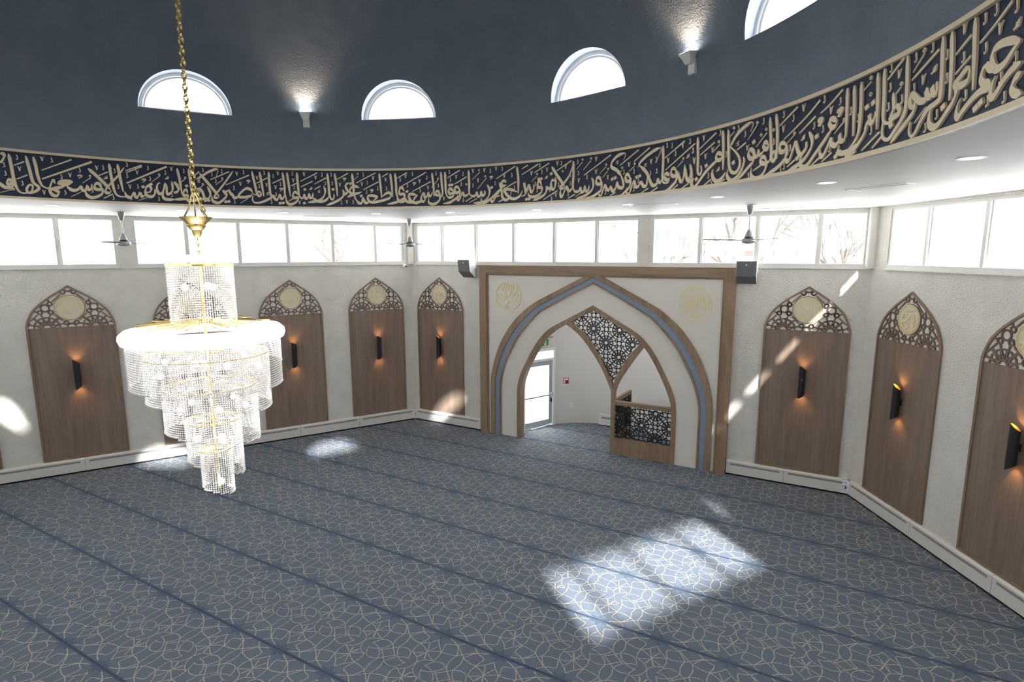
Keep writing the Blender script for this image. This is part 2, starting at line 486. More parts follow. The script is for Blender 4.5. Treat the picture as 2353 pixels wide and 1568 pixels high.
LET = 'm1458,158,1506,140,1529,100,1497,65,1431,47;m1470,210,1551,192,1620,157,1669,116,1704,94,1729,116,1725,167,1699,203;m1502,321,1602,351,1700,362,1752,346,1759,305,1728,253,1687,237,1622,251,1549,302,1502,321;m1718,246,1771,263,1805,302;m1788,292,1835,277,1847,230,1817,195,1774,184,1758,158,1829,159,1917,134,2003,87,2040,59,2067,82,2062,136,2035,167;A1979,597,1947,394,1917,183;m1978,323,2020,323,2077,291,2121,266,2068,244,1995,252,1976,287,1978,323;m2121,266,2094,217,2117,167,2183,112,2252,62,2308,52,2358,85,2366,144,2347,194;d2221,159;d1823,93;d1870,73;A2215,600,2181,406,2159,183;A2307,602,2283,436,2265,240,2303,203,2391,183,2461,123,2510,62,2548,40,2587,77,2584,141;m2323,335,2307,283,2337,264,2369,312,2362,277,2393,258,2432,308,2422,258,2486,253,2553,298,2599,323,2614,291,2591,243,2552,241,2550,283;m2552,269,2560,207,2624,156,2712,101,2802,36;A2697,606,2669,412,2659,251,2690,185,2765,119,2833,72,2900,92,2923,150,2915,217;m2824,392,2803,283,2833,222,2782,219,2723,236,2757,288,2792,273;A2964,595,2939,404,2926,249,2892,197,2828,191,2781,212;d2817,167;A3041,588,3016,422,2993,171;m3029,309,3032,263,3073,233,3103,301,3090,260,3131,229,3149,169,3256,75,3335,56;d3070,380;d3146,365;A3244,576,3222,389,3222,214,3264,133,3339,81;A3336,573,3312,408,3296,179;f1635,556,1773,491,1910,436;f2007,510,2152,446;f1987,389,2133,328;f2344,535,2623,422;f2738,604,2918,504;t2507,560,2619,471;t3122,546,3219,499;t2747,410,2831,356;f2961,145,3170,45;f2928,105,3036,42;t2424,204,2545,126;v2087,573,1721,452,2782,507,2488,391;w1558,420,2374,425;o2511,581,3133,576,2745,431,3117,452;c1885,557,1780,567,1584,513,1844,390,2418,570,2601,563,2244,475,2064,406,2000,176,2221,330,2720,323,2876,442,2879,307,2886,578,2588,363,2294,129,2410,71,1599,69,1536,248,1763,88,3070,178,3250,307,3356,385,1657,182;m3398,215,3412,169,3458,171,3475,217,3479,174,3522,144,3577,166,3593,207,3637,143,3683,85,3716,90,3737,133,3732,172;A3424,575,3402,366,3394,190;m3215,105,3297,77,3386,64,3444,69,3479,96,3469,135;m3244,62,3292,46,3381,29;d3481,78;d3507,52;m3528,339,3574,367,3615,370,3627,340,3585,300,3545,311,3528,339;m3585,300,3622,263,3717,183,3815,105,3894,40,3959,24,3996,53,4003,111,3977,171;d3794,266;m3908,324,3862,261,3859,193,3926,114,4030,58,4184,19;m3937,247,3935,192,3975,156,4001,139,4044,174,4073,229,4099,262,4126,209,4163,134,4200,110,4227,144,4228,203;d4054,119;m4223,262,4283,295,4327,272,4309,216,4252,215,4227,248,4213,179,4253,125,4362,64,4533,15;A4412,584,4375,402,4360,156;A4503,574,4471,382,4448,239,4445,184,4411,140,4380,174,4391,230,4425,220,4450,177,4487,143,4523,148;m4518,156,4552,200,4599,199,4601,160,4546,136,4511,147,4528,78,4581,21,4652,5,4714,20,4748,66,4742,122;m4506,326,4555,343,4576,315,4548,279,4507,280,4506,326;m4548,279,4603,240,4639,237,4649,279,4662,233,4698,230,4727,283,4777,308,4803,263,4769,216,4721,226,4714,273,4729,178,4797,130,4900,59,5000,2;d4730,377;m4881,250,4865,206,4905,110,4974,51,5046,25,5098,48,5127,95,5120,155;A5149,574,5126,372,5104,197,5061,122,4991,104,4934,156,4941,242,5010,320,5102,386;m5102,386,5012,489,4897,550,4780,584;t4780,584,4759,556,4795,490;d5038,213;A5236,581,5212,386,5201,157;m5227,319,5286,349,5322,324,5306,277,5243,277,5227,319;m5293,275,5367,241,5489,166,5599,67,5673,9,5707,22,5724,81,5703,154;m5155,125,5213,70,5287,43,5347,76,5377,134,5369,187;d5482,238;d5640,104;A5648,575,5626,359,5620,191,5585,149,5556,192,5573,250;m5751,283,5733,205,5760,123,5806,119;f3491,580,3654,498,3769,455;f3789,570,3959,471,4275,323;f3837,444,4052,338;f4103,582,4348,464;f3573,95,3703,35;f3730,79,3843,27;f4092,110,4205,59;f4604,128,4720,87;f5342,575,5606,439;f5360,476,5594,368;f4858,391,4999,335;f5162,55,5291,12;f5392,77,5536,9;t4698,536,4835,408;t4541,434,4695,319;f5695,509,5821,453;t5054,539,5123,492;t5275,440,5389,370;m3797,389,3756,400,3734,388,3762,362,3787,351;m3538,409,3494,423,3468,417,3494,387,3523,375;t4125,338,4246,266;t3439,320,3557,244;o4556,468,4700,560,5063,574,5296,470,4628,427,4443,442,4126,353,3440,332;v4018,554,3626,448,4292,423,4828,332,5543,548,5502,341,5688,312,5391,397;w3991,292,5285,176;k4986,400;c3730,562,3509,494,4301,557,4154,495,4600,555,3848,366,3718,314,3356,381,4174,231,4425,328,3604,132,4878,481,4988,560,5165,318,5278,563,4247,72,4295,40,4789,46,5441,123,5382,26,5775,549,5716,437;m5755,292,5722,180,5729,100,5793,117,5832,230,5843,295;m5842,286,5853,160,5893,101,5935,152,5957,201,5989,103,6020,88;m5687,122,5714,53,5673,3,5635,4;m5984,232,6031,274,6074,252,6065,195,6006,179,5984,232,5984,130,6057,64,6157,9,6286,8;m6109,191,6156,225,6193,192,6152,150,6113,154;A6239,571,6223,392,6224,167,6189,116,6124,118,6102,172;m6224,167,6267,125,6308,167,6319,121,6383,99,6438,153,6495,255,6577,332,6645,378;m6664,352,6633,406,6532,470,6392,527,6277,553;t6277,553,6269,520,6358,372;m6493,216,6502,121,6554,107,6609,161,6647,116,6700,112,6729,183,6767,128,6804,43,6830,25,6864,58,6860,118;d6685,232;d6630,243;m6798,230,6847,284,6886,259,6863,197,6803,201,6798,230,6800,132,6885,60,6977,9,7099,19;m6974,287,6931,204,6927,124,7008,132,7038,194,7062,126,7115,91,7158,145,7184,107,7225,121,7261,175,7293,117,7332,49,7366,51,7381,104;m6967,277,7044,354,7146,410,7129,483,7024,550,6905,565;t6905,565,6903,531,6934,480;d7127,248;d7074,260;d7108,85;m7330,232,7373,292,7420,271,7412,209,7343,203,7330,232,7327,130,7401,75,7510,32,7634,26;m7510,300,7481,246,7486,154,7566,88,7676,45,7787,32;m7555,201,7568,140,7609,123,7638,188,7650,126,7691,119,7720,174,7747,134,7816,129,7845,173;A7859,561,7849,373,7859,206,7830,141,7789,132;m7859,196,7900,157,7942,149,7977,205,8018,145,8052,83,8080,74,8095,129,8082,192;m7852,519,7931,359,8041,252,8096,214,8082,192,8026,198,8020,240;m8260,515,8182,413,8083,298,8019,219;m8196,361,8181,296,8208,201,8249,194,8271,271,8244,322,8195,297;d8269,415;m8362,213,8361,159,8417,108,8515,71,8614,45;m8264,206,8334,211,8362,245;m8453,263,8482,319,8524,300,8516,235,8453,230,8446,175,8502,125,8600,98,8685,115,8713,171;d8506,355;d8458,355;m8601,284,8601,219,8643,167,8671,223,8699,280,8727,194,8770,252,8784,318,8755,163,8798,122,8833,118;d8738,69;d8687,71;f8714,574,8826,528;f8519,574,8826,441;f8309,572,8588,456;f8151,165,8416,49;f7894,570,8169,449;f7165,571,7655,345;f6667,574,6999,414;f6472,576,6740,438;f5867,569,6211,409;f5689,514,6184,266;f7822,93,7954,39;f7067,67,7167,30;f6473,75,6609,20;f6303,72,6444,14;f5771,69,5907,11;f5955,71,6079,6;t7691,109,7815,55;t7687,533,7795,441;t7536,533,7671,418;t7219,362,7311,281;t7248,426,7368,337;t6963,346,7028,303;t6731,379,6828,321;t5884,346,5980,277;t8545,399,8643,330;o7688,564,7530,563,7213,392,6957,380,8539,431,8057,434,7911,358,7249,451,6732,408,5879,368;v8156,559,8350,480,8644,450,7996,491,7435,547,7430,374,7750,281,7210,281,6832,410,6437,401,6139,381,5895,519,8178,103,5695,329;w8363,374,5799,388;k7047,459,6540,366;c8080,551,8448,456,8573,287,7909,252,7759,386,7600,319,7776,543,6922,322,6735,311,6443,259,6347,418,6079,547,6016,447,5772,554,6169,561,5721,439,7948,107,7251,83,6732,86,8291,186,8262,55,8490,556,8537,193,8131,249,6657,186,6333,274;A8922,572,8894,385,8894,165;m8816,205,8858,130,8943,90,9028,94,9099,142,9141,188,9169,234,9070,235,8985,214,8915,188;m9028,227,9042,106;m9126,343,9168,372,9211,347,9190,290,9126,309;m9253,349,9218,236,9198,124,9142,77,9056,95;m9183,290,9240,237,9340,119,9382,64,9411,77,9410,133;d9402,278;m9486,326,9444,246,9452,168,9510,92,9609,50,9751,49;m9240,248,9353,153,9467,79,9553,48,9595,72,9608,129;m9536,239,9537,183,9580,162,9607,219,9622,164,9665,154,9692,211,9721,167,9777,158,9819,193;A9841,565,9830,374,9833,217,9805,170;m9833,205,9890,173,9932,175,9960,221,10003,143,10039,104,10060,133,10052,190;m10015,268,10056,315,10106,294,10093,225,10023,234,10015,268,10017,177,10102,123,10216,69,10336,55;m10135,249,10190,291,10226,263,10199,206,10135,226,10144,170,10214,149,10256,184;A10289,559,10279,367,10276,231,10249,162;d10203,348;d10157,350;A10365,561,10349,369,10339,210,10382,165;m10381,199,10422,257,10464,247,10465,201,10396,188,10397,120,10469,64,10553,55,10608,90,10599,159;A10532,555,10509,373,10501,179;m10534,249,10549,203,10591,182,10610,239,10633,182,10675,172,10694,230,10730,196,10746,127,10705,98,10669,126,10689,161;m10746,116,10830,82,10913,95,10966,154,10971,212,10909,222,10813,198;m10813,198,10870,152,10913,95,11010,102,11056,155,11064,109,11147,104,11200,157;A11219,562,11205,389,11198,215,11147,110;d11007,264;m11059,271,11098,329,11147,296,11143,226,11067,225,11062,167,11161,110,11285,77,11381,66;A11307,563,11287,390,11274,181;A11509,566,11491,370,11478,183;m11486,172,11443,206,11360,252,11307,228,11323,170,11419,136,11515,114,11637,97,11704,115,11734,185,11673,208,11559,184,11595,149,11650,109;m11704,115,11772,86,11822,162,11839,92,11893,86,11943,139;A11999,570,11984,396,11973,221,11943,139,11893,86;d11847,200;d12034,402;m11881,338,11972,361,12041,315,12044,256,11965,233,11837,267;m11965,233,12060,198,12094,180;f11576,573,11930,413;f11529,428,11809,302;f11348,564,11458,508;f11000,568,11188,481;f10643,564,11153,330;f10557,414,10908,263;f10009,572,10249,462;f9878,466,10111,362;t9631,523,9773,417;f8957,575,9316,408;f8936,344,9169,245;f9247,148,9368,120;f9191,84,9276,49;t9506,428,9677,267;f9792,136,9906,77;t9686,121,9836,58;f10747,93,10852,54;t10424,439,10546,317;t11885,523,11995,443;o11897,558,10424,456,9645,557,9527,457,9887,348;v11620,487,11825,395,11392,461,11023,512,10764,426,10608,319,10074,473,9757,551,9540,552,9315,563,9661,401,9161,444,10313,140;s10869,382,11656,278,9414,424;c11798,546,11730,418,11751,267,11547,324,11384,322,11127,457,10898,543,10631,479,10994,362,10762,277,10456,541,10419,348,10187,432,10205,556,9947,514,9985,357,9427,535,9761,327,9202,556,9020,447,9338,342,8971,257,11998,104,9948,107;A12306,569,12283,395,12274,197;m12066,419,12121,373,12098,303,12072,291;m12177,303,12154,233,12210,162,12318,103,12470,49;m12073,280,12128,233,12180,233;A12435,568,12419,394,12410,208,12368,138,12333,185,12337,232;m12505,359,12483,277,12521,184,12601,124,12692,106,12795,93;m12701,170,12653,124,12564,107,12472,137,12417,196;d12346,308;m12696,252,12713,182,12752,169,12768,228,12790,169,12829,157,12850,215,12879,156,12909,179;A12956,572,12947,387,12938,225,12904,156,12867,156;d12833,302;d12855,80;m12951,213,12998,259,13038,223,13029,165,12960,167,12970,120,13035,72,13111,59,13151,105,13165,175;A13121,568,13102,384,13084,188;A13195,566,13176,383,13175,221,13154,152;m13175,221,13203,162,13241,150,13262,208,13303,137,13340,136,13372,194,13399,158;A13425,571,13421,377,13418,239,13398,170,13474,122,13586,79,13682,77,13713,127,13697,185;d13264,74;d13212,79;A13569,566,13547,373,13525,179;A13693,572,13668,426,13648,301,13635,233,13603,176,13570,212,13597,257,13649,198,13695,219;m13706,231,13726,275,13796,296,13882,236,13934,166,13829,158,13733,184,13706,231;m13934,166,13994,141,14025,185,14057,218,14070,274;m14077,262,14125,226,14118,170,14156,124,14229,65,14286,58,14340,95,14345,173;m14168,258,14138,215,14117,182;d14137,77;d14088,83;m13991,558,14112,395,14225,256,14300,163,14291,136,14246,143,14231,189;m14501,502,14406,381,14315,263,14244,166;m14401,304,14364,205,14393,126,14450,113,14485,222,14537,264,14584,229;d14447,85;d14398,90;m14450,113,14528,104,14618,84,14705,80,14734,123;m14223,573,14256,577,14372,526,14477,454,14558,405;t14223,573,14226,534,14254,466;A14659,563,14645,346,14633,160,14595,90;d14708,299;m14701,190,14719,238,14758,215,14764,154,14709,157,14713,113,14779,99,14914,82;A14827,562,14802,391,14789,175;m14885,354,14843,292,14832,227,14878,192,14904,202;f12608,572,12906,429;f12459,493,12663,392;f12692,438,12899,342;f12562,358,12674,304;f13214,462,13377,389;f12971,398,13067,356;f13450,473,13636,381;f13739,508,14122,339;f14049,549,14348,411;t14150,427,14276,332;f14504,529,14586,458;f13010,166,13114,112;t13784,137,13907,64;f12067,570,12266,471;f14640,83,14702,53;t14460,328,14526,264;t14720,407,14825,314;o14165,443,14465,339,14719,423;v13930,521,13612,468,13884,366,13269,547,13464,364,13321,327,13018,444,12830,545,12637,496,12934,91,14531,209,12218,384,12108,104;w12730,321;s13759,399,13232,289,12136,466;k13461,220,12593,270,14522,380;c14732,525,14447,554,14163,549,14319,496,14265,399,13824,549,13993,299,13493,552,13351,505,13591,337,13322,218,13238,381,13029,553,13012,334,12526,544,12365,546,12476,405,12354,406,12207,92,13403,95,13998,84;m14919,360,14914,242,14957,175,14999,172,15000,280,15016,332;m15016,332,15048,213,15083,168,15114,166,15139,229,15122,304,15084,328;m15042,213,15065,137,15028,85,14901,85;m15170,227,15171,163,15211,118,15272,121,15303,177,15280,251,15238,275,15217,224,15246,180,15287,178;m15307,134,15354,111,15380,162,15416,97,15445,106,15460,157,15506,92,15555,100,15587,170;A15642,561,15625,381,15610,240,15602,169;d15215,298;d15326,254;A15752,560,15740,392,15727,232,15707,142,15662,99,15575,94;m15558,518,15643,400,15751,280,15827,185,15822,140,15773,148,15765,189;m16023,465,15939,384,15846,283,15769,188;m15875,181,15904,259,15952,255,15967,195,15922,178,15875,181,15881,121,15961,71,16036,62,16082,108,16085,177;m15998,252,16009,192,16044,170,16062,217,16081,167,16119,156,16141,203,16182,162,16246,149,16296,185,16319,222;m16230,266,16305,271,16368,262,16406,236,16354,229,16291,233,16230,266;m16309,232,16386,180,16448,166,16503,144,16545,151;m16446,224,16468,270,16506,191,16521,134,16494,69,16442,62,16419,111,16460,137,16512,144;A16665,566,16649,443,16639,305,16609,194,16562,160,16527,157;A16752,567,16728,409,16711,262,16692,208,16654,173,16649,136,16705,95,16773,82,16785,128,16745,186,16713,169,16728,112,16756,83;A16938,571,16924,410,16915,247,16892,121,16849,73,16774,77;m16933,191,16961,235,16987,215,16984,170,16941,191,16943,145,16997,128,17036,139,17114,214;f16216,570,16587,392;F15967,563,16596,275;f16773,487,16894,426;f16755,314,16882,250;f15778,438,15897,378;f15316,571,15543,474;f15318,550,15541,444;F14968,575,15546,295;f15742,125,15868,57;t16144,130,16274,55;t15290,93,15405,51;t16943,109,17085,59;t16003,340,16113,258;t15074,434,15202,330;m17027,561,16995,560,16987,530,17022,464,17056,442;o16010,363,15088,449,16934,114;v16562,544,16834,386,16252,356,15910,485,15501,247,16586,97,15386,462,14903,543;w15810,356,14978,409;s16136,340,15307,344;c16335,110,16846,535,16451,540,16999,421,16822,199,16361,324,16127,432,15998,163,15829,493,15659,236,15515,563,15234,537,15685,461,15526,399,15218,381,15396,254,15737,74,15502,82,15121,86,14997,482,14932,154,16996,314'
def cyl(az, z, off):
    a = math.radians(az); r = R - off
    return (r * math.cos(a), r * math.sin(a), z)
def ribbon(g, path, width, d0, d1, mapf):
    """path: list of (u, v) in metres; width: function of 0..1; mapf(u, v, off) -> 3D"""
    n = len(path)
    L = [0.]
    for i in range(1, n):
        L.append(L[-1] + math.hypot(path[i][0] - path[i - 1][0], path[i][1] - path[i - 1][1]))
    tot = L[-1] or 1
    vs = []; fs = []
    for i, (u, v) in enumerate(path):
        a = path[max(i - 1, 0)]; b = path[min(i + 1, n - 1)]
        dx, dy = b[0] - a[0], b[1] - a[1]
        l = math.hypot(dx, dy) or 1
        nx, ny = -dy / l, dx / l
        w = width(L[i] / tot, dx / l, dy / l) / 2
        for sgn, off in ((1, d1), (-1, d1), (-1, d0), (1, d0)):
            vs.append(mapf(u + nx * w * sgn, v + ny * w * sgn, off))
    for i in range(n - 1):
        a = 4 * i; b = a + 4
        fs += [(a, b, b + 1, a + 1), (a + 1, b + 1, b + 2, a + 2), (a + 2, b + 2, b + 3, a + 3), (a + 3, b + 3, b, a)]
    fs += [(0, 1, 2, 3), (4 * n - 1, 4 * n - 2, 4 * n - 3, 4 * n - 4)]
    g.add(vs, fs)
def pen(base):
    # a broad nib held at a slant: horizontals and descending strokes thick, rising strokes thin; tapered ends
    def f(t, dx, dy):
        k = .42 + .58 * abs(dx * math.sin(1.15) + dy * math.cos(1.15) * -1)
        e = min(1, .35 + t * 6, .25 + (1 - t) * 5)
        return base * k * e * 1.15
    return f
ARC = math.radians(1) * R
def letters(g, data, shift=0.):
    def mp(u, v, off):
        return cyl(shift - u / ARC, v, off)
    for s_ in data.split(';'):
        k = s_[0]
        n = [int(q) for q in s_[1:].split(',')]
        P = [(-(n[i] / 100.) * ARC, n[i + 1] / 1000.) for i in range(0, len(n), 2)]
        D0, D1 = .0, .014 + .002 * ((n[0] * 7 + n[1]) % 11) / 11
        if k == 'm':
            ribbon(g, smooth_path(P, 5), pen(.041), D0, D1, mp)
        elif k == 'A':
            def wa(t, dx, dy):
                return .036 * min(1, .25 + t * 9) * (1 if t < .6 else 1 - .55 * (t - .6) / .4)
            Q = smooth_path(P, 6)
            ribbon(g, Q, wa, D0, D1, mp)
            x, z = Q[0]
            ribbon(g, [(x + .004, z - .01), (x + .020, z - .052), (x + .026, z - .075)], lambda t, dx, dy: .020 * (1 - .8 * t), D0, D1, mp)
        elif k in 'fFt':
            wd = {'f': .019, 'F': .030, 't': .011}[k]
            ribbon(g, smooth_path(P, 4), lambda t, dx, dy: wd * (1 - .35 * t), D0, D1 - .004, mp)
        elif k == 'd':
            x, z = P[0]; r = .027
            ribbon(g, [(x - r * .72, z - r * .35), (x + r * .72, z + r * .35)], lambda t, dx, dy: .037, D0, D1, mp)
        else:
            for x, z in P:
                T_ = {
                    'v': [[(-.020, .030), (-.012, .018), (-.002, -.030), (.006, .012), (.020, .034)]],
                    'w': [[(-.024, -.014), (-.02, -.022), (-.010, -.012), (-.006, .012)], [(-.010, -.012), (0, -.016), (.006, .020)], [(.004, -.012), (.014, -.012), (.020, .026)]],
                    'o': [[(-.012, -.004), (0, .012), (.012, .002), (.004, -.014), (-.012, -.004)]],
                    'k': [[(.020, .022), (-.016, .006), (.014, -.006), (.006, -.018), (-.022, -.018)]],
                    'c': [[(-.004, .032), (.002, .004), (.006, -.018), (-.008, -.030), (-.012, -.016)]],
                    's': [[(-.026, .010), (0, .024), (.024, .018), (.004, -.004), (-.014, -.024)]],
                }[k]
                for st in T_:
                    wd = .019 if k == 's' else .0105
                    ribbon(g, smooth_path([(x + a, z + b) for a, b in st], 3), lambda t, dx, dy: wd * (1.25 - .7 * t), D0, D1 - .004, mp)
g = G()
letters(g, LET)
# the band runs on round the whole ring
letters(g, LET, 170.)
g.build('lettering', 'gold', frieze)

# dome: a hemisphere with ten half-round openings cut through its skin
LUN = [146.1, 110.9, 75.7, 42.3, 6.5, -29.5, -65.5, -101.5, -137.5, -174.]
LZ, LW, LH = 6.525, .625, .575
def lun_outline(n=28, grow=0.):
    return [((LW + grow) * math.cos(PI * k / n), (LH + grow) * math.sin(PI * k / n)) for k in range(n + 1)]
g = G()
NA, NZ = 144, 30
vs = []
for s_, rr in ((0, R), (1, R + .30)):
    for j in range(NZ + 1):
        e = (PI / 2) * j / NZ * .9995
        for k in range(NA):
            a = 2 * PI * k / NA
            vs.append((rr * math.cos(e) * math.cos(a), rr * math.cos(e) * math.sin(a), rr * math.sin(e) if rr == R else rr * math.sin(e)))
fs = []
O = (NZ + 1) * NA
for j in range(NZ):
    for k in range(NA):
        k2 = (k + 1) % NA
        fs.append((j * NA + k, (j + 1) * NA + k, (j + 1) * NA + k2, j * NA + k2))
        fs.append((O + j * NA + k, O + j * NA + k2, O + (j + 1) * NA + k2, O + (j + 1) * NA + k))
for k in range(NA):
    k2 = (k + 1) % NA
    fs.append((k, k2, O + k2, O + k))
fs.append(tuple(NZ * NA + k for k in range(NA)))
fs.append(tuple(O + NZ * NA + k for k in range(NA - 1, -1, -1)))
g.add(vs, fs)
dome = g.build('ceiling_dome', ['dome', 'reveal'], loc=(CX, CY, ZB1), smooth=True)
struct(dome)
cut = G()
for az in LUN:
    a = math.radians(az)
    ol = lun_outline(28)
    n = len(ol)
    va = []
    for d in (R - .45, R + .6):
        for x, z in ol:
            va.append((d * math.cos(a) - x * math.sin(a), d * math.sin(a) + x * math.cos(a), LZ - ZB1 + z))
    fa = [tuple(range(n)), tuple(range(2 * n - 1, n - 1, -1))] + [(i, n + i, n + (i + 1) % n, (i + 1) % n) for i in range(n)]
    cut.add(va, fa, 1)
def outward(o):
    bm = bmesh.new(); bm.from_mesh(o.data)
    bmesh.ops.recalc_face_normals(bm, faces=bm.faces)
    bm.to_mesh(o.data); bm.free()
cutter = cut.build('cutter', ['dome', 'reveal'], loc=(CX, CY, ZB1))
outward(dome); outward(cutter)
md = dome.modifiers.new('holes', 'BOOLEAN')
md.operation = 'DIFFERENCE'; md.solver = 'EXACT'; md.object = cutter
dg = bpy.context.evaluated_depsgraph_get()
nm = bpy.data.meshes.new_from_object(dome.evaluated_get(dg))
dome.modifiers.clear()
dome.data = nm
bpy.data.objects.remove(cutter, do_unlink=True)
# half-round windows standing in the four openings the photo shows
for i, az in enumerate(LUN):
    a = math.radians(az)
    nwin += 1
    d = R + .03
    f = G()
    A = lun_outline(28, -.001); B = lun_outline(28, -.045)
    f.strip(A, B, -.03, .03)
    f.box((-LW + .001, -.03, 0), (LW - .001, .03, .03))
    A2 = lun_outline(28, -.052); B2 = lun_outline(28, -.08)
    f.strip(A2, B2, -.01, .03)
    fo = struct(f.build('window_%d' % nwin, 'white', loc=(CX + d * math.cos(a), CY + d * math.sin(a), LZ), rz=a - PI / 2))
    q = G(); q.prism(lun_outline(28, -.06), .008, .014)
    q.build('pane', 'pane', fo)

# ------------------------------------------------------------------ floor: fitted carpet
APX = [(PC + 2.02 * math.cos(PI * k / 24), 2.02 * math.sin(PI * k / 24)) for k in range(25)]
floor_poly = [HEX[0], HEX[1]] + [(PC - 2.02, 0)] + APX[::-1][1:-1] + [(PC + 2.02, 0)] + HEX[2:]
SY0, SP, SX0, SPX = -1.155, 1.107, 7.985, .737
g = G()
n = len(floor_poly)
g.add([(x, y, 0) for x, y in floor_poly] + [(x, y, -.1) for x, y in floor_poly],
      [tuple(range(n - 1, -1, -1)), tuple(range(n, 2 * n))] + [(i, (i + 1) % n, n + (i + 1) % n, n + i) for i in range(n)])
# motif curves in one quarter of the repeat (u along the row, v across it)
Q4 = [  # mirrored in u and in v
    [(0, .44), (.05, .372), (.14, .294)], [(.14, .294), (.156, .22), (.147, .14)],
    [(-.144, .292), (-.077, .266), (0, .212), (.046, .112)], [(-.055, .341), (-.012, .25), (0, .212), (.035, .118)],
    [(.03, .194), (.099, .154), (.145, .135)], [(.14, .294), (.214, .296), (.325, .326)],
    [(.147, .30), (.117, .42), (.214, .458), (.30, .53)], [(.325, .326), (.305, .225), (.325, .129)],
    [(.11, .03), (.154, .122), (.232, .153), (.325, .129)], [(.325, .131), (.285, .052), (.219, -.004), (.167, -.03), (.113, -.036)],
    [(.325, .125), (.397, .055), (.475, -.01)], [(.325, .335), (.29, .40), (.232, .469), (.119, .515)], [(.325, .33), (.408, .397), (.488, .467)],
]
Q2 = [[(.14, .135), (.045, .095), (0, .024), (-.02, -.055), (-.07, -.113), (-.155, -.155)]]   # mirrored in u only
curves = []
for c in Q4:
    for a in (1, -1):
        for b in (1, -1):
            curves.append(smooth_path([(x * a, y * b) for x, y in c], 3))
for c in Q2:
    for a in (1, -1):
        curves.append(smooth_path([(x * a, y) for x, y in c], 3))
floor_in = [(x * .995 + .005 * 5, y * .995 - .005 * 8.66) for x, y in HEX]
apse_in = [(PC + 1.98 * math.cos(PI * k / 24), 1.98 * math.sin(PI * k / 24)) for k in range(25)] + [(PC - 1.98, -.1), (PC + 1.98, -.1)]
def on_floor(x, y):
    return inside((x, y), floor_in) or inside((x, y), apse_in)
LWD = .0056
for row in range(-2, 11):
    yc = SY0 - SP * (row - .5)          # the middle of a row lies between two stripes
    for col in range(-18, 10):
        xc = SX0 + SPX * col
        if not (-5.3 < xc < 15.3 and on_floor(min(max(xc, -4.9), 14.9), min(yc, 1.9)) or on_floor(xc - .5, yc) or on_floor(xc + .5, yc) or on_floor(xc, yc - .4)):
            continue
        for ci, c in enumerate(curves):
            zz = .0012 + .00022 * (ci % 9)
            for i in range(len(c) - 1):
                x0, y0 = xc + c[i][0], yc + c[i][1]; x1, y1 = xc + c[i + 1][0], yc + c[i + 1][1]
                if not (on_floor(x0, y0) and on_floor(x1, y1)):
                    continue
                dx, dy = x1 - x0, y1 - y0; l = math.hypot(dx, dy) or 1
                nx, ny = -dy / l * LWD, dx / l * LWD
                ex, ey = dx / l * .003, dy / l * .003
                g.add([(x0 - nx - ex, y0 - ny - ey, zz), (x1 - nx + ex, y1 - ny + ey, zz), (x1 + nx + ex, y1 + ny + ey, zz), (x0 + nx - ex, y0 + ny - ey, zz)], [(0, 1, 2, 3)], 1)
        # navy star on the stripe between two flowers
        ys = yc + SP / 2
        st = [(xc + (.155 if k % 2 == 0 else .065) * math.cos(PI * k / 6 + PI / 2) * .85, ys + (.15 if k % 2 == 0 else .065) * math.sin(PI * k / 6 + PI / 2) * .8) for k in range(12)]
        if all(on_floor(*p) for p in st):
            g.add([(x, y, .001) for x, y in st], [tuple(range(12))], 2)
for row in range(-2, 11):
    ys = SY0 - SP * row
    for i in range(-54, 160):
        x0, x1 = i * .1, i * .1 + .1
        if on_floor(x0, ys - .02) and on_floor(x1, ys - .02) and on_floor(x0, ys + .02) and on_floor(x1, ys + .02):
            g.add([(x0, ys - .011, .002), (x1, ys - .011, .002), (x1, ys + .011, .002), (x0, ys + .011, .002)], [(0, 1, 2, 3)], 3)
            g.add([(x0, ys - .022, .0005), (x1, ys - .022, .0005), (x1, ys + .022, .0005), (x0, ys + .022, .0005)], [(0, 1, 2, 3)], 2)
struct(g.build('floor', ['carpet', 'c_line', 'c_navy', 'c_stripe']))

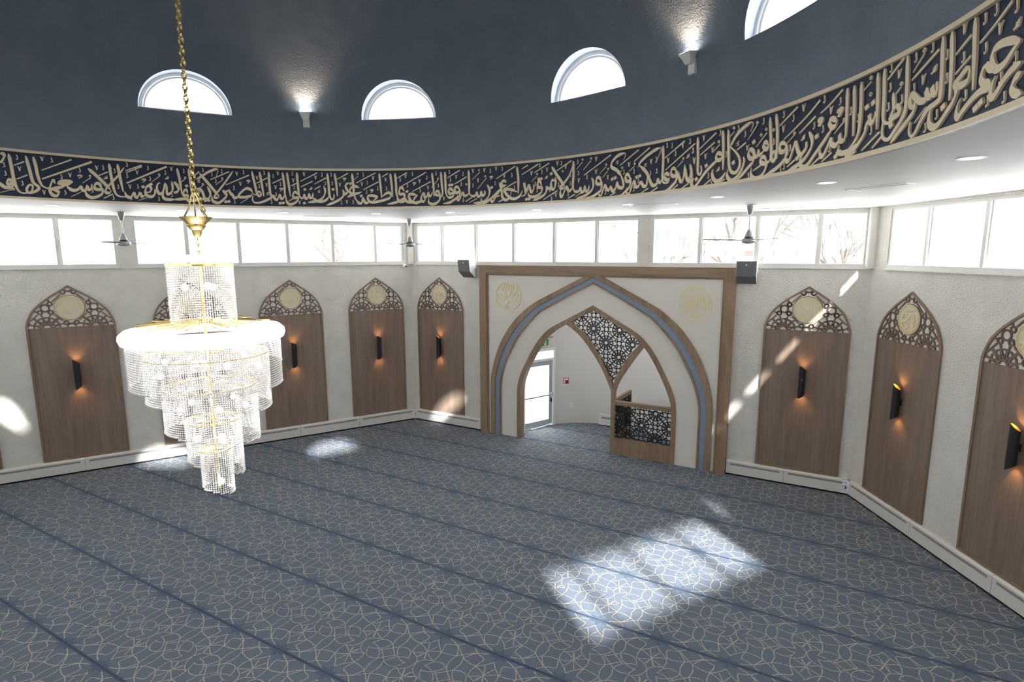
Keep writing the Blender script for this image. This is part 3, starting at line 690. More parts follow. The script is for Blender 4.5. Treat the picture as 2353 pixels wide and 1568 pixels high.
# ------------------------------------------------------------------ star lattice used by panels and screens
def star_lattice(a, x0, x1, z0, z1, ox, oz):
    """polylines of a twelve-pointed star lattice of spacing a inside a rectangle"""
    out = []
    def pol(c, r, d):
        return (c[0] + r * a * math.cos(math.radians(d)), c[1] + r * a * math.sin(math.radians(d)))
    i0 = int((x0 - ox) / (a / 2)) - 2; i1 = int((x1 - ox) / (a / 2)) + 2
    j0 = int((z0 - oz) / (a / 2)) - 2; j1 = int((z1 - oz) / (a / 2)) + 2
    for i in range(i0, i1 + 1):
        for j in range(j0, j1 + 1):
            c = (ox + i * a / 2, oz + j * a / 2)
            if (i + j) % 2 == 0:
                for k in range(12):
                    d = 30 * k
                    out.append([pol(c, .232, d + 14.2), pol(c, .118, d), pol(c, .074, d - 15)])
                    out.append([pol(c, .232, d - 14.2), pol(c, .118, d), pol(c, .074, d + 15)])
                    out.append([pol(c, .232, d - 14.2), pol(c, .256, d - 9), pol(c, .264, d), pol(c, .256, d + 9), pol(c, .232, d + 14.2)])
                    if d % 90 in (0, 60):
                        out.append([pol(c, .240, d + 15), pol(c, .362, d + (15.3 if d % 90 == 0 else 14.7))])
                for d in (45, 135, 225, 315):
                    mid = pol(c, .3535, d)
                    out.append([pol(c, .240, d - 4), mid]); out.append([pol(c, .240, d + 4), mid])
                    out.append([mid, (mid[0] + a * .11 * math.cos(math.radians(d + 90)), mid[1] + a * .11 * math.sin(math.radians(d + 90)))])
                    out.append([mid, (mid[0] - a * .11 * math.cos(math.radians(d + 90)), mid[1] - a * .11 * math.sin(math.radians(d + 90)))])
            else:
                out.append([pol(c, .085, 22.5 * k) for k in range(17)])
                for d in (45, 135, 225, 315):
                    q = pol(c, .152, d)
                    out.append([pol(q, .047, 30 * k) for k in range(13)])
    return out

def lay(g, lines, poly, w, y0, y1, hole=None, m=0):
    """lay the polylines as solid bars, cut at an outline and round an opening"""
    seen = set(); Y0 = y0
    for q_, ln in enumerate(lines):
        key = tuple(sorted((round(x, 3), round(z, 3)) for x, z in (ln[0], ln[-1], ln[len(ln) // 2])))
        if key in seen: continue
        seen.add(key)
        y0 = Y0 - .0004 * (q_ % 5)
        pts = [ln[0]]
        for i in range(1, len(ln)):
            (ax, az), (bx, bz) = ln[i - 1], ln[i]
            k = max(1, int(math.hypot(bx - ax, bz - az) / .045))
            for t in range(1, k + 1):
                pts.append((ax + (bx - ax) * t / k, az + (bz - az) * t / k))
        for i in range(len(pts) - 1):
            (ax, az), (bx, bz) = pts[i], pts[i + 1]
            if not (inside((ax, az), poly) and inside((bx, bz), poly)):
                continue
            if hole and (math.hypot(ax - hole[0], az - hole[1]) < hole[2] or math.hypot(bx - hole[0], bz - hole[1]) < hole[2]):
                continue
            dx, dz = bx - ax, bz - az; l = math.hypot(dx, dz)
            if l < 1e-6: continue
            nx, nz = -dz / l * w / 2, dx / l * w / 2; ex, ez = dx / l * w * .3, dz / l * w * .3
            P = [(ax - nx - ex, az - nz - ez), (bx - nx + ex, bz - nz + ez), (bx + nx + ex, bz + nz + ez), (ax + nx - ex, az + nz - ez)]
            g.add([(x, y0, z) for x, z in P] + [(x, y1, z) for x, z in P],
                  [(0, 1, 2, 3), (0, 4, 5, 1), (1, 5, 6, 2), (2, 6, 7, 3), (3, 7, 4, 0)], m)

def flat_map(y):
    return lambda u, v, off: (u, y - off, v)
def med_pen(b):
    def f(t, dx, dy):
        return b * min(1, .4 + t * 5, .3 + (1 - t) * 4)
    return f
def P_(s_, c, r):
    """'x,y x,y' in picture-like units about c, scaled to a unit circle"""
    return [[((float(p.split(',')[0]) - c[0]) / r[0], -(float(p.split(',')[1]) - c[1]) / r[1]) for p in ln.split()] for ln in s_.split('|')]
MED = {
    'N': P_('720,480 900,720 1100,900|680,600 740,800 780,980 880,1020 1000,960|1080,460 1110,600 1130,750|1120,500 1240,700 1270,900|450,1030 520,1090 640,1000 740,960|1060,880 1180,870 1200,800|520,640 600,720|500,800 580,870', (840, 790), (520, 520)),
    'X': P_('680,560 850,690 1050,830 1000,930 1040,1020|1400,540 1200,720 1050,840|1500,430 1560,600 1600,760|1560,420 1720,620 1760,780|650,480 780,600 900,580|1040,1080 1130,1060|820,880 880,980|1150,300 1220,320', (1170, 715), (670, 530)),
    'L': P_('560,480 555,700 560,850|630,440 640,650 640,850|680,420 690,650 690,850|900,370 910,500 905,640|980,420 985,560 980,640|1110,560 1115,700 1110,830|1200,560 1205,700 1200,830|540,860 600,930 800,970 1000,930 1200,850|900,820 1050,840 1180,850|800,700 850,720 830,760|760,480 820,460', (870, 720), (400, 400)),
    'W': P_('340,340 440,290 600,240|330,380 400,400 520,300|340,470 430,480 520,420|480,540 540,520 560,440|440,350 450,480|520,360 600,470|640,400 650,500|600,350 620,430|500,620 600,570 680,520|370,580 420,560|430,560 430,620|480,200 490,240|560,180 640,250|400,220 450,240', (515, 430), (235, 285)),
    'D': P_('680,420 800,560 920,600 1000,620|580,770 900,660 1250,560|1300,410 1310,650 1310,870|1340,450 1440,600 1440,750|940,920 880,960 870,1040 940,1060 970,990 940,920|1050,940 1290,900|1040,1030 1090,1080 1130,1030|960,380 980,530|1040,300 1080,540|1120,340 1150,450|1050,650 1140,730|880,730 1050,720|800,860 950,860|780,350 840,400|1200,620 1230,680', (1015, 690), (520, 470)),
    'S': P_('640,540 780,450|710,540 960,430|450,910 600,900 750,800 800,670 900,590|570,1080 570,930 620,870|620,1160 770,1080 800,990|975,580 965,800 960,1000 950,1070|830,1160 950,1150 1060,1010|690,930 740,880 800,920 760,980 690,930|520,690 640,690|580,620 580,780|530,640 630,750|630,640 530,750|700,600 720,670|1020,740 1010,830|1000,900 1020,960|640,420 680,470|500,960 510,1020', (760, 790), (330, 470)),
    'R': P_('325,190 330,400 330,590|345,230 375,290|265,360 260,520 310,610 340,560|370,330 365,580 420,570 440,400|420,300 510,420 600,520|505,140 510,400 505,640|580,150 580,320 570,480|640,190 650,320 650,450|700,230 700,480 740,600 770,300|600,400 690,480 720,560|540,640 560,690 600,690 640,640 620,580|390,630 390,720 430,745 470,700 450,620|350,190 480,140|450,775 590,720|490,790 740,690|830,400 835,480 810,560|180,540 240,490|165,430 230,410|230,330 290,280|225,650 260,640 290,690|430,210 470,220|370,640 350,620', (495, 455), (395, 395)),
    'Q': P_('245,330 270,250 300,200|320,130 330,280 330,420|350,140 345,250 300,330|405,130 410,230 400,330|480,150 475,330 440,430 400,460 370,420|505,170 510,280 500,400|610,200 630,330 560,420 510,480|130,420 140,500 220,520 310,470 340,380|150,570 240,590 330,520 360,440|410,560 450,620 550,610 650,600|480,560 560,550 640,520|260,690 320,700 390,640 400,600|180,280 240,220|310,720 320,770|350,720 355,780|400,720 405,780|435,740 440,790|620,440 650,420 660,470|590,650 610,690|200,430 250,450|540,190 550,290|180,640 230,700', (400, 455), (330, 375)),
}

# ------------------------------------------------------------------ arched wood panels with lattice heads
PZ0, PZS, PZA, PW = .31, 2.945, 3.775, .705
half = [(.705, 2.945), (.70, 3.02), (.675, 3.11), (.635, 3.21), (.585, 3.30), (.51, 3.39), (.42, 3.475), (.28, 3.585), (0, 3.775)]
def arch_pts(inset):
    k = (PW - inset) / PW
    L = [(x * k, PZS + (z - PZS) * (1 - inset / .83 * 1.05)) for x, z in half]
    up = [(PW - inset, PZ0 + inset)] + L
    return up + [(-x, z) for x, z in up[::-1][1:]]
def make_panel(label, med, loc, rz):
    t = thing('arched_wall_panel', label, 'wall panel', loc, rz, 'arched wooden wall panels')
    outer = arch_pts(0.); inner = arch_pts(.036)
    g = G(); g.strip(outer, inner, -.034, 0., closed=True)
    g.build('frame', 'veneer_trim', t)
    g = G(); g.box((-.67, -.018, PZ0 + .036), (.67, 0, 2.965)); g.build('wood_board', 'veneer', t)
    head = [p for p in inner if p[1] > PZS + .001]
    poly = [(.669, 2.965)] + head + [(-.669, 2.965)]
    g = G(); g.prism(poly, -.010, -.002); g.build('lattice_backing', 'lattice_back', t)
    g = G()
    lay(g, star_lattice(.76, -.7, .7, 2.965, 3.8, .38, 2.968), [(x * 1.01, z) for x, z in poly], .023, -.026, -.010, (0, 3.345, .232))
    ringp = [(.245 * math.cos(PI * k / 24), 3.345 + .245 * math.sin(PI * k / 24)) for k in range(48)]
    ringq = [(.222 * math.cos(PI * k / 24), 3.345 + .222 * math.sin(PI * k / 24)) for k in range(48)]
    g.strip(ringp, ringq, -.027, -.010, closed=True)
    g.build('lattice', 'lattice_wood', t)
    mo = G(); mo.prism([(.235 * math.cos(PI * k / 24), 3.345 + .235 * math.sin(PI * k / 24)) for k in range(48)], -.034, -.0265)
    mo = mo.build('medallion', 'cream', t)
    g = G()
    for a, b in ((.235, .222), (.212, .207)):
        g.strip([(a * math.cos(PI * k / 24), 3.345 + a * math.sin(PI * k / 24)) for k in range(48)], [(b * math.cos(PI * k / 24), 3.345 + b * math.sin(PI * k / 24)) for k in range(48)], -.041, -.034, closed=True)
    g.build('rim', 'goldm', mo)
    g = G()
    for i_, ln in enumerate(MED[med]):
        ribbon(g, smooth_path([(x * .2, 3.345 + y * .2) for x, y in ln], 4), med_pen(.016), 0, .007 + .0004 * (i_ % 6), flat_map(-.034))
    g.build('calligraphy', 'goldm', mo)
    return t

SCH = .6
def make_sconce(label, loc, rz):
    t = thing('wall_sconce', label, 'wall lamp', loc, rz, 'black tube wall sconces')
    n = 28
    def shell(r, dz):
        vs = []
        for i, e in enumerate((0, 1)):
            for k in range(n):
                a = 2 * PI * k / n
                s_ = (1 - math.cos(a - math.radians(215))) / 2     # 0 on the tall side, 1 on the low side
                z = (-.30 + .085 * s_ if e == 0 else .30 - .085 * s_) * 1.0
                vs.append((r * math.cos(a), -.085 + r * math.sin(a), z + (dz if e == 0 else -dz)))
        return vs
    g = G(); a = shell(.055, 0); b = shell(.050, 0)
    g.add(a + b, [f for k in range(n) for k2 in [(k + 1) % n] for f in ((k, k2, n + k2, n + k), (2 * n + k, 3 * n + k, 3 * n + k2, 2 * n + k2), (n + k, n + k2, 3 * n + k2, 3 * n + k), (k, 2 * n + k, 2 * n + k2, k2))])
    g.build('shade', 'black', t, smooth=True)
    g = G(); c = shell(.0495, .001)
    g.add(c, [(k, n + k, n + (k + 1) % n, (k + 1) % n) for k in range(n)])
    c2 = shell(.0488, .001)
    g.add(c2, [(k, (k + 1) % n, n + (k + 1) % n, n + k) for k in range(n)])
    g.build('reflector', 'gold_in', t, smooth=True)
    for s_ in (1, -1):
        g = G(); g.lathe([(.02, -.01), (.028, 0), (.02, .01)], 12, (0, -.085, s_ * .13))
        g.build('lamp', 'warm', t)
    g = G(); g.box((-.022, -.04, -.05), (.022, 0, .05)); g.build('bracket', 'black', t)
    return t

PAN = [  # wall, x, medallion, panel label, sconce label
    ('A', .92, 'N', 'arched walnut panel at the edge of view beside the door-side end of the left wall', None),
    ('A', 2.945, 'X', 'arched walnut panel left of the chandelier with a round gold cross-stroke medallion', 'black tube sconce on the arched panel left of the chandelier'),
    ('A', 4.985, 'L', 'arched walnut panel half hidden behind the crystal chandelier', None),
    ('A', 7.015, 'N', 'arched walnut panel just right of the chandelier, its disc lettered in bold gold strokes', 'black tube sconce on the panel just right of the chandelier'),
    ('A', 9.045, 'L', 'arched walnut panel of the left wall nearest the far corner and its security camera', 'black tube sconce on the left wall nearest the corner'),
    ('B', .875, 'W', 'narrow looking arched walnut panel between the far corner and the portal', 'black tube sconce between the far corner and the portal'),
    ('B', 9.085, 'D', 'arched walnut panel right of the portal crossed by a streak of sunlight', 'black tube sconce on the sun-streaked panel right of the portal'),
    ('C', 1.06, 'S', 'arched walnut panel on the right wall next to its corner', 'black tube sconce on the right wall next to the corner'),
    ('C', 3.145, 'S', 'arched walnut panel cut off by the right edge of the picture', 'black tube sconce at the right edge of the picture'),
]
PAN[0] = ('A', .92, 'N', 'sliver of an arched walnut panel at the left edge of the picture', None)
for w, x, med, pl, sl in PAN:
    make_panel(pl, med, at(w, x, 0, .0), rot(w))
sc0 = None
for w, x, med, pl, sl in PAN:
    if sl is None: continue
    p = at(w, x, 2.02, .018)
    if sc0 is None: sc0 = make_sconce(sl, p, rot(w))
    else: dup(sc0, p, rot(w), sl)
    for sgn in (1, -1):
        L = bpy.data.lights.new('sconce_glow', 'SPOT'); L.energy = 2.2; L.color = (1, .52, .17)
        L.spot_size = math.radians(105); L.spot_blend = .9; L.shadow_soft_size = .015
        lo = bpy.data.objects.new('sconce_glow', L); COL.objects.link(lo)
        lo.location = at(w, x, 2.02 + sgn * .20, .103)
        lo.rotation_euler = (0 if sgn < 0 else PI, 0, 0)

# ------------------------------------------------------------------ baseboard heaters
def heater(label, w, x0, x1):
    t = thing('baseboard_heater', label, 'heater', at(w, (x0 + x1) / 2), rot(w), 'baseboard heater covers')
    h = (x1 - x0) / 2 - .003
    g = G()
    prof = [(0, .305), (-.045, .30), (-.072, .275), (-.072, .038), (-.060, .038), (-.060, .06), (0, .06)]
    vs = [(-h, y, z) for y, z in prof] + [(h, y, z) for y, z in prof]
    n = len(prof)
    g.add(vs, [tuple(range(n)), tuple(range(2 * n - 1, n - 1, -1))] + [(i, n + i, n + (i + 1) % n, (i + 1) % n) for i in range(n)])
    c = g.build('cover', 'heater', t)
    g = G(); g.box((-h + .07, -.075, .212), (h - .07, -.0715, .247))
    g.build('outlet_grille', 'grille', t)
    g = G()
    k = int((2 * h - .14) / .02)
    for i in range(k + 1):
        x = -h + .07 + i * .02
        g.box((x - .0012, -.0765, .214), (x + .0012, -.0745, .245))
    g.build('grille_fins', 'heater', c)
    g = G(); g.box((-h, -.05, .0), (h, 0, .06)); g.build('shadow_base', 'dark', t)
    return t
hx = [('A', -.01, 1.48), ('A', 1.48, 2.89), ('A', 2.89, 4.28), ('A', 4.28, 5.87), ('A', 5.87, 7.05), ('A', 7.05, 8.48), ('A', 8.48, 9.94), ('B', .06, 1.03), ('B', 1.03, 2.09), ('B', 7.86, 8.90), ('B', 8.90, 9.94), ('C', .06, 1.60), ('C', 1.60, 3.08), ('C', 3.08, 4.58)]
hl = ['white heater cover at the left edge of the left wall', 'white heater cover under the wall left of the first whole arched panel', 'white heater cover under the panel left of the chandelier',
      'white heater cover with the chandelier tip hanging before it', 'white heater cover running out to the right from behind the chandelier', 'white heater cover under the panel right of the chandelier', 'white heater cover on the left wall ending in the far corner',
      'short white heater cover right of the far corner sign', 'short white heater cover ending against the left side of the portal', 'short white heater cover starting at the right side of the portal', 'short white heater cover between portal and the right corner sign',
      'white heater cover on the right wall starting at the corner sign', 'white heater cover on the right wall below the gap between two panels', 'white heater cover running out of the picture at lower right']
hl[1] = 'white heater cover starting under the panel at the left edge'
for (w, a, b), l in zip(hx, hl):
    heater(l, w, a, b)

def corner_sign(label, w, x, turn):
    t = thing('paper_sign', label, 'sign', at(w, x, .05, .076), rot(w) + turn, 'paper signs taped in the corners')
    g = G(); g.box((-.06, -.002, 0), (.06, 0, .235)); g.build('sheet', 'paper', t)
    g = G()
    ro = [(.038 * math.cos(PI * k / 12), .105 + .038 * math.sin(PI * k / 12)) for k in range(24)]
    ri = [(.031 * math.cos(PI * k / 12), .105 + .031 * math.sin(PI * k / 12)) for k in range(24)]
    g.strip(ro, ri, -.004, -.002, closed=True)
    g.prism([(-.004, .082), (.026, .082), (.020, .118), (.012, .132), (.002, .132), (-.002, .115)], -.004, -.002)
    for z, a, b in ((.20, -.03, .03), (.186, -.04, .04), (.172, -.03, .035), (.042, -.042, .042), (.028, -.04, .04)):
        for i in range(int((b - a) / .012)):
            g.box((a + i * .012, -.003, z), (a + i * .012 + .008, -.002, z + .006))
    g.build('print', 'ink', t)
    g = G(); g.box((.06, -.001, .0), (.072, .004, .25)); g.box((-.06, -.001, .235), (.072, .004, .25)); g.build('tape', 'tape', t)
corner_sign('white paper sign with a black round symbol in the far corner', 'B', .045, math.radians(30))
corner_sign('white paper sign with a black round symbol in the right-hand corner', 'B', 9.91, math.radians(-8))

# ------------------------------------------------------------------ entrance portal
portal = thing('entrance_portal', 'wide pointed-arch wooden entrance portal with blue inlay and cream face', 'doorway', (PC, 0, 0))
O_ = [(0, 3.976), (.62, 3.66), (1.22, 3.355), (1.47, 3.215), (1.68, 3.05), (1.90, 2.845), (2.10, 2.59), (2.28, 2.30), (2.42, 1.97), (2.52, 1.63), (2.57, 1.30), (2.575, .8), (2.575, 0)]
I_ = [(0, 3.722), (.58, 3.43), (1.06, 3.165), (1.28, 3.03), (1.48, 2.84), (1.68, 2.62), (1.86, 2.38), (2.01, 2.10), (2.15, 1.82), (2.245, 1.52), (2.298, 1.22), (2.30, .8), (2.30, 0)]
def mix(t):
    L = [(a + (c - a) * t, b + (d - b) * t) for (a, b), (c, d) in zip(O_, I_)]
    L = [L[0], ((L[0][0] + L[1][0]) / 2, (L[0][1] + L[1][1]) / 2)] + smooth_path(L[1:], 3)
    return [(-x, z) for x, z in L[::-1]] + L[1:]
io = [(0, 3.253), (.60, 2.925), (.88, 2.775), (1.05, 2.665), (1.22, 2.50), (1.38, 2.29), (1.52, 2.05), (1.65, 1.80), (1.77, 1.54), (1.845, 1.25), (1.857, .8), (1.857, 0)]
ii = [(0, 3.148), (.57, 2.842), (.83, 2.70), (.98, 2.595), (1.14, 2.44), (1.29, 2.24), (1.43, 2.005), (1.555, 1.76), (1.665, 1.51), (1.75, 1.23), (1.765, .8), (1.765, 0)]
def mirror(L):
    L = [L[0], ((L[0][0] + L[1][0]) / 2, (L[0][1] + L[1][1]) / 2)] + smooth_path(L[1:], 3)
    return [(-x, z) for x, z in L[::-1]] + L[1:]
IO, II = mirror(io), mirror(ii)
YF = -.06          # face of the cream panel
# cream face: from the inner arch out to the frame
m_ = len(IO)
fr = []
for x, z in IO:
    a = math.atan2(z, x)
    s_ = min(2.70 / abs(math.cos(a)) if abs(math.cos(a)) > 1e-6 else 9, 3.93 / math.sin(a) if math.sin(a) > 1e-6 else 99)
    fr.append((s_ * math.cos(a), s_ * math.sin(a)))
for i, (x, z) in enumerate(fr):   # make sure both top corners are met
    pass
ca = math.atan2(3.93, 2.70)
ib = min(range(m_), key=lambda i: abs(math.atan2(IO[i][1], IO[i][0]) - ca)); fr[ib] = (2.70, 3.93)
ib = min(range(m_), key=lambda i: abs(math.atan2(IO[i][1], IO[i][0]) - (PI - ca))); fr[ib] = (-2.70, 3.93)
g = G(); g.strip(fr, IO, YF, .34); g.build('face_panel', 'smooth', portal)
g = G()
# outer frame of two posts and a head, each with an inner step
for q in (-1, 1):
    g = G(); g.box((min(q * 2.865, q * 2.675), -.115, 0), (max(q * 2.865, q * 2.675), .0, 4.09))
    g.box((min(q * 2.675, q * 2.635), -.0851, 0), (max(q * 2.675, q * 2.635), YF, 3.86))
    g.build('side_post', 'oak', portal)
g = G(); g.box((-2.675, -.115, 3.90), (2.675, 0, 4.09)); g.box((-2.675, -.085, 3.86), (2.675, YF, 3.90))
g.build('head_beam', 'oak_x', portal)
g = G(); g.strip(mix(0), mix(.43), YF - .045, YF + .001); g.build('outer_arch_trim', 'oak', portal)
g = G(); g.strip(mix(.43), mix(.87), YF - .02, YF + .001); g.build('blue_inlay', 'blue', portal)
g = G(); g.strip(mix(.87), mix(1), YF - .045, YF + .001); g.build('inner_arch_trim', 'oak', portal)
g = G(); g.strip(IO, II, YF - .03, .10); g.build('inner_arch_frame', 'oak', portal)
# the two small arches standing in the opening
g = G()
def cv(*p): return smooth_path(list(p), 5)
aLo = cv((-.542, 2.89), (-.183, 2.62), (.137, 2.205), (.36, 1.81), (.50, 1.53)); aLi = cv((-.612, 2.80), (-.30, 2.58), (.03, 2.19), (.28, 1.80), (.458, 1.40))
aRo = cv((1.084, 2.535), (.837, 2.232), (.649, 1.924), (.545, 1.70), (.50, 1.53)); aRi = cv((1.165, 2.466), (.915, 2.11), (.70, 1.765), (.60, 1.58), (.545, 1.40))
g.strip(aLo, aLi, -.075, .03); g.strip(aRo, aRi, -.0735, .028)
g.box((.458, -.072, 0), (.545, .026, 1.50))
g.build('divider_arches', 'oak', portal)
g = G(); g.box((.545, -.075, 1.12), (1.775, .03, 1.20)); g.build('rail', 'oak_x', portal)
g = G(); g.box((.545, -.06, 0), (1.775, .02, .365)); g.box((.545, -.07, .365), (1.775, .03, .38)); g.build('kick_board', 'oak', portal)
sp = aLo[::1] + aRo[::-1][1:] + [(.60, 2.83), (0, 3.148), (-.50, 2.88)]
LA = .585
lat = star_lattice(LA, -.7, 1.8, .3, 3.2, .30, 2.455)
g = G(); lay(g, lat, sp, .017, -.03, -.012); g.build('spandrel_lattice', 'lattice_black', portal)
lat = star_lattice(LA, .4, 1.8, .3, 1.2, 1.135, .735)
g = G(); lay(g, lat, [(.545, .38), (1.775, .38), (1.775, 1.12), (.545, 1.12)], .017, -.03, -.012)
g.build('low_lattice', 'lattice_black', portal)
for nm, x, z, key in (('medallion', -2.10, 3.385, 'Q'), ('medallion', 2.135, 3.38, 'R')):
    g = G(); r0 = .345
    for a, b in ((r0, r0 - .022),):
        g.strip([(x + a * math.cos(PI * k / 32), z + a * math.sin(PI * k / 32)) for k in range(64)], [(x + b * math.cos(PI * k / 32), z + b * math.sin(PI * k / 32)) for k in range(64)], YF - .014, YF + .001, closed=True)
    mo = g.build(nm, 'goldm', portal)
    g = G()
    for i_, ln in enumerate(MED[key]):
        ribbon(g, smooth_path([(x + a * .335, z + b * .335) for a, b in ln], 4), med_pen(.023), 0, .012 + .0004 * (i_ % 6), flat_map(YF))
    g.build('calligraphy', 'goldm', mo)

# ------------------------------------------------------------------ vestibule behind the portal (round apse)
def apse(a0, a1, r0, r1, z0, z1, n=40):
    g = G(); vs = []; fs = []
    for i in range(n + 1):
        a = math.radians(a0 + (a1 - a0) * i / n)
        for r in (r0, r1):
            for z in (z0, z1):
                vs.append((PC + r * math.cos(a), r * math.sin(a), z))
    for i in range(n):
        a = 4 * i; b = a + 4
        fs += [(a, a + 1, b + 1, b), (a + 2, b + 2, b + 3, a + 3), (a + 1, a + 3, b + 3, b + 1), (a, b, b + 2, a + 2)]
    fs += [(0, 2, 3, 1), (4 * n, 4 * n + 1, 4 * n + 3, 4 * n + 2)]
    g.add(vs, fs); return g
VH = 3.6
DA, DB = (PC + 2.0 * math.cos(math.radians(171)), 2.0 * math.sin(math.radians(171))), (PC + 2.0 * math.cos(math.radians(139)), 2.0 * math.sin(math.radians(139)))
g = apse(8.5, 139, 2.0, 2.15, -.02, VH)
# wall over the glazed door, and the short returns to the portal
dl = math.hypot(DB[0] - DA[0], DB[1] - DA[1]); da = math.atan2(DB[1] - DA[1], DB[0] - DA[0])
def dpt(x, y, z): return (DA[0] + math.cos(da) * x - math.sin(da) * y, DA[1] + math.sin(da) * x + math.cos(da) * y, z)
DTOP = 2.02
g.hexa([dpt(0, 0, DTOP), dpt(dl, 0, DTOP), dpt(dl, .15, DTOP), dpt(0, .15, DTOP), dpt(0, 0, VH), dpt(dl, 0, VH), dpt(dl, .15, VH), dpt(0, .15, VH)])
g.box((2.2, .25, -.02), (3.05, .36, VH)); g.box((6.93, .25, -.02), (7.77, .36, VH))
struct(g.build('wall_vestibule', 'vestibule', smooth=True))
g = G(); g.add([(PC + 2.1 * math.cos(PI * k / 24), 2.1 * math.sin(PI * k / 24) if 0 < k < 24 else .25, VH) for k in range(25)] + [(PC + 2.1 * math.cos(PI * k / 24), 2.1 * math.sin(PI * k / 24) if 0 < k < 24 else .25, VH + .1) for k in range(25)],
               [tuple(range(24, -1, -1)), tuple(range(25, 50))] + [(i, (i + 1) % 25, 25 + (i + 1) % 25, 25 + i) for i in range(25)])
struct(g.build('ceiling_vestibule', 'vestibule'))
# glazed door with transom
def dbox(g, x0, x1, y0, y1, z0, z1):
    g.hexa([dpt(x0, y0, z0), dpt(x1, y0, z0), dpt(x1, y1, z0), dpt(x0, y1, z0), dpt(x0, y0, z1), dpt(x1, y0, z1), dpt(x1, y1, z1), dpt(x0, y1, z1)])
g = G()
dbox(g, 0, .05, -.02, .12, 0, DTOP); dbox(g, dl - .075, dl, -.02, .12, 0, DTOP); dbox(g, .05, dl - .075, -.02, .12, DTOP - .07, DTOP); dbox(g, .05, dl - .075, .0, .10, 1.70, 1.76)
door = struct(g.build('door_1', 'white'))
g = G()
dbox(g, .055, .14, .02, .065, .02, 1.695); dbox(g, dl - .185, dl - .085, .02, .065, .02, 1.695); dbox(g, .14, dl - .185, .02, .065, 1.58, 1.695); dbox(g, .14, dl - .185, .02, .065, .02, .17)
leaf = g.build('door_leaf', 'alu', door)
g = G(); dbox(g, .14, dl - .185, .038, .046, .17, 1.58); dbox(g, .05, dl - .075, .05, .056, 1.76, DTOP - .07); g.build('pane', 'pane', door)
g = G(); dbox(g, .10, dl - .12, -.045, -.02, .80, .835); dbox(g, .10, .13, -.03, .02, .79, .845); dbox(g, dl - .13, dl - .10, -.03, .02, .76, .86); g.build('push_bar', 'alu', leaf)
g = G(); dbox(g, .30, .62, -.035, .02, 1.60, 1.675); g.build('door_closer', 'alu', leaf)
g = G(); dbox(g, dl - .135, dl - .105, -.01, .022, .62, .70); g.build('lock', 'black', leaf)
g = G(); g.tube([dpt(.30, -.045, .014), dpt(.45, -.055, .02), dpt(.7, -.06, .035), dpt(dl - .10, -.04, .07), dpt(dl - .05, -.05, .016)], .014, 8)
tag(g.build('draught_strip', 'white', smooth=True), 'loose white draught strip lying along the foot of the glass door', 'draught strip')

def on_apse(az, z, d=0.):
    a = math.radians(az)
    return (PC + (2.0 - d) * math.cos(a), (2.0 - d) * math.sin(a), z), a - PI / 2
p = dpt(dl * .66, -.012, 2.075)
t = thing('exit_sign', 'green running-man exit sign above the glass door in the vestibule', 'exit sign', p, da)
g = G(); g.box((-.13, -.03, 0), (.13, 0, .205)); g.build('housing', 'white', t)
g = G(); g.box((-.112, -.033, .02), (.112, -.03, .185)); g.build('green_face', 'green', t)
g = G(); g.prism([(-.035, .03), (.04, .03), (.04, .175), (-.035, .175)], -.035, -.033); w_ = g.build('doorway_symbol', 'white', t)
g = G()
g.prism([(-.008 + .011 * math.cos(PI * k / 6), .155 + .011 * math.sin(PI * k / 6)) for k in range(12)], -.037, -.035)
for a, b, wd in (((-.004, .142), (.004, .10), .018), ((.004, .10), (-.022, .075), .011), ((-.022, .075), (-.03, .045), .010), ((.004, .10), (.02, .07), .011), ((.02, .07), (.012, .04), .010), ((-.004, .138), (-.024, .115), .008), ((-.002, .138), (.022, .118), .008)):
    dx, dz = b[0] - a[0], b[1] - a[1]; l = math.hypot(dx, dz); nx, nz = -dz / l * wd / 2, dx / l * wd / 2
    g.prism([(a[0] - nx, a[1] - nz), (b[0] - nx, b[1] - nz), (b[0] + nx, b[1] + nz), (a[0] + nx, a[1] + nz)], -.037, -.035)
g.build('running_man', 'green', t)
g = G(); g.tube([(.10, -.015, .205), (.17, -.02, .235), (.215, -.03, .225)], .006, 6); g.box((.205, -.05, .205), (.235, -.02, .235)); g.build('lamp_arm', 'grille', t)

p, a = on_apse(130.6, 1.005)
t = thing('fire_alarm_plate', 'small red and white alarm plate on the grey vestibule wall', 'alarm', p, a)
g = G(); g.box((-.085, -.02, 0), (.085, 0, .22)); g.build('plate', 'white', t)
g = G(); g.box((-.072, -.03, .055), (.072, -.02, .21)); g.build('red_face', 'red', t)
g = G(); g.box((-.055, -.033, .15), (.055, -.03, .195)); g.box((-.06, -.033, .07), (-.025, -.03, .14)); g.build('white_print', 'white', t)
g = G(); g.box((-.012, -.05, .07), (.03, -.03, .135)); g.build('pull_handle', 'black', t)
p, a = on_apse(126.2, .43)
t = thing('light_switch', 'small white switch plate low on the vestibule wall', 'switch', p, a)
g = G(); g.box((-.04, -.008, 0), (.04, 0, .12)); g.build('plate', 'white', t)
g = G(); g.box((-.012, -.013, .04), (.012, -.008, .08)); g.build('rocker', 'heater', t)
VL = bpy.data.lights.new('vestibule_fill', 'AREA'); VL.shape = 'DISK'; VL.size = .6; VL.energy = 9; VL.color = (1, .97, .94)  # unseen fill light added to brighten the vestibule, no fixture behind it
vo = bpy.data.objects.new('vestibule_fill', VL); COL.objects.link(vo); vo.location = (PC + .1, .95, VH - .03)
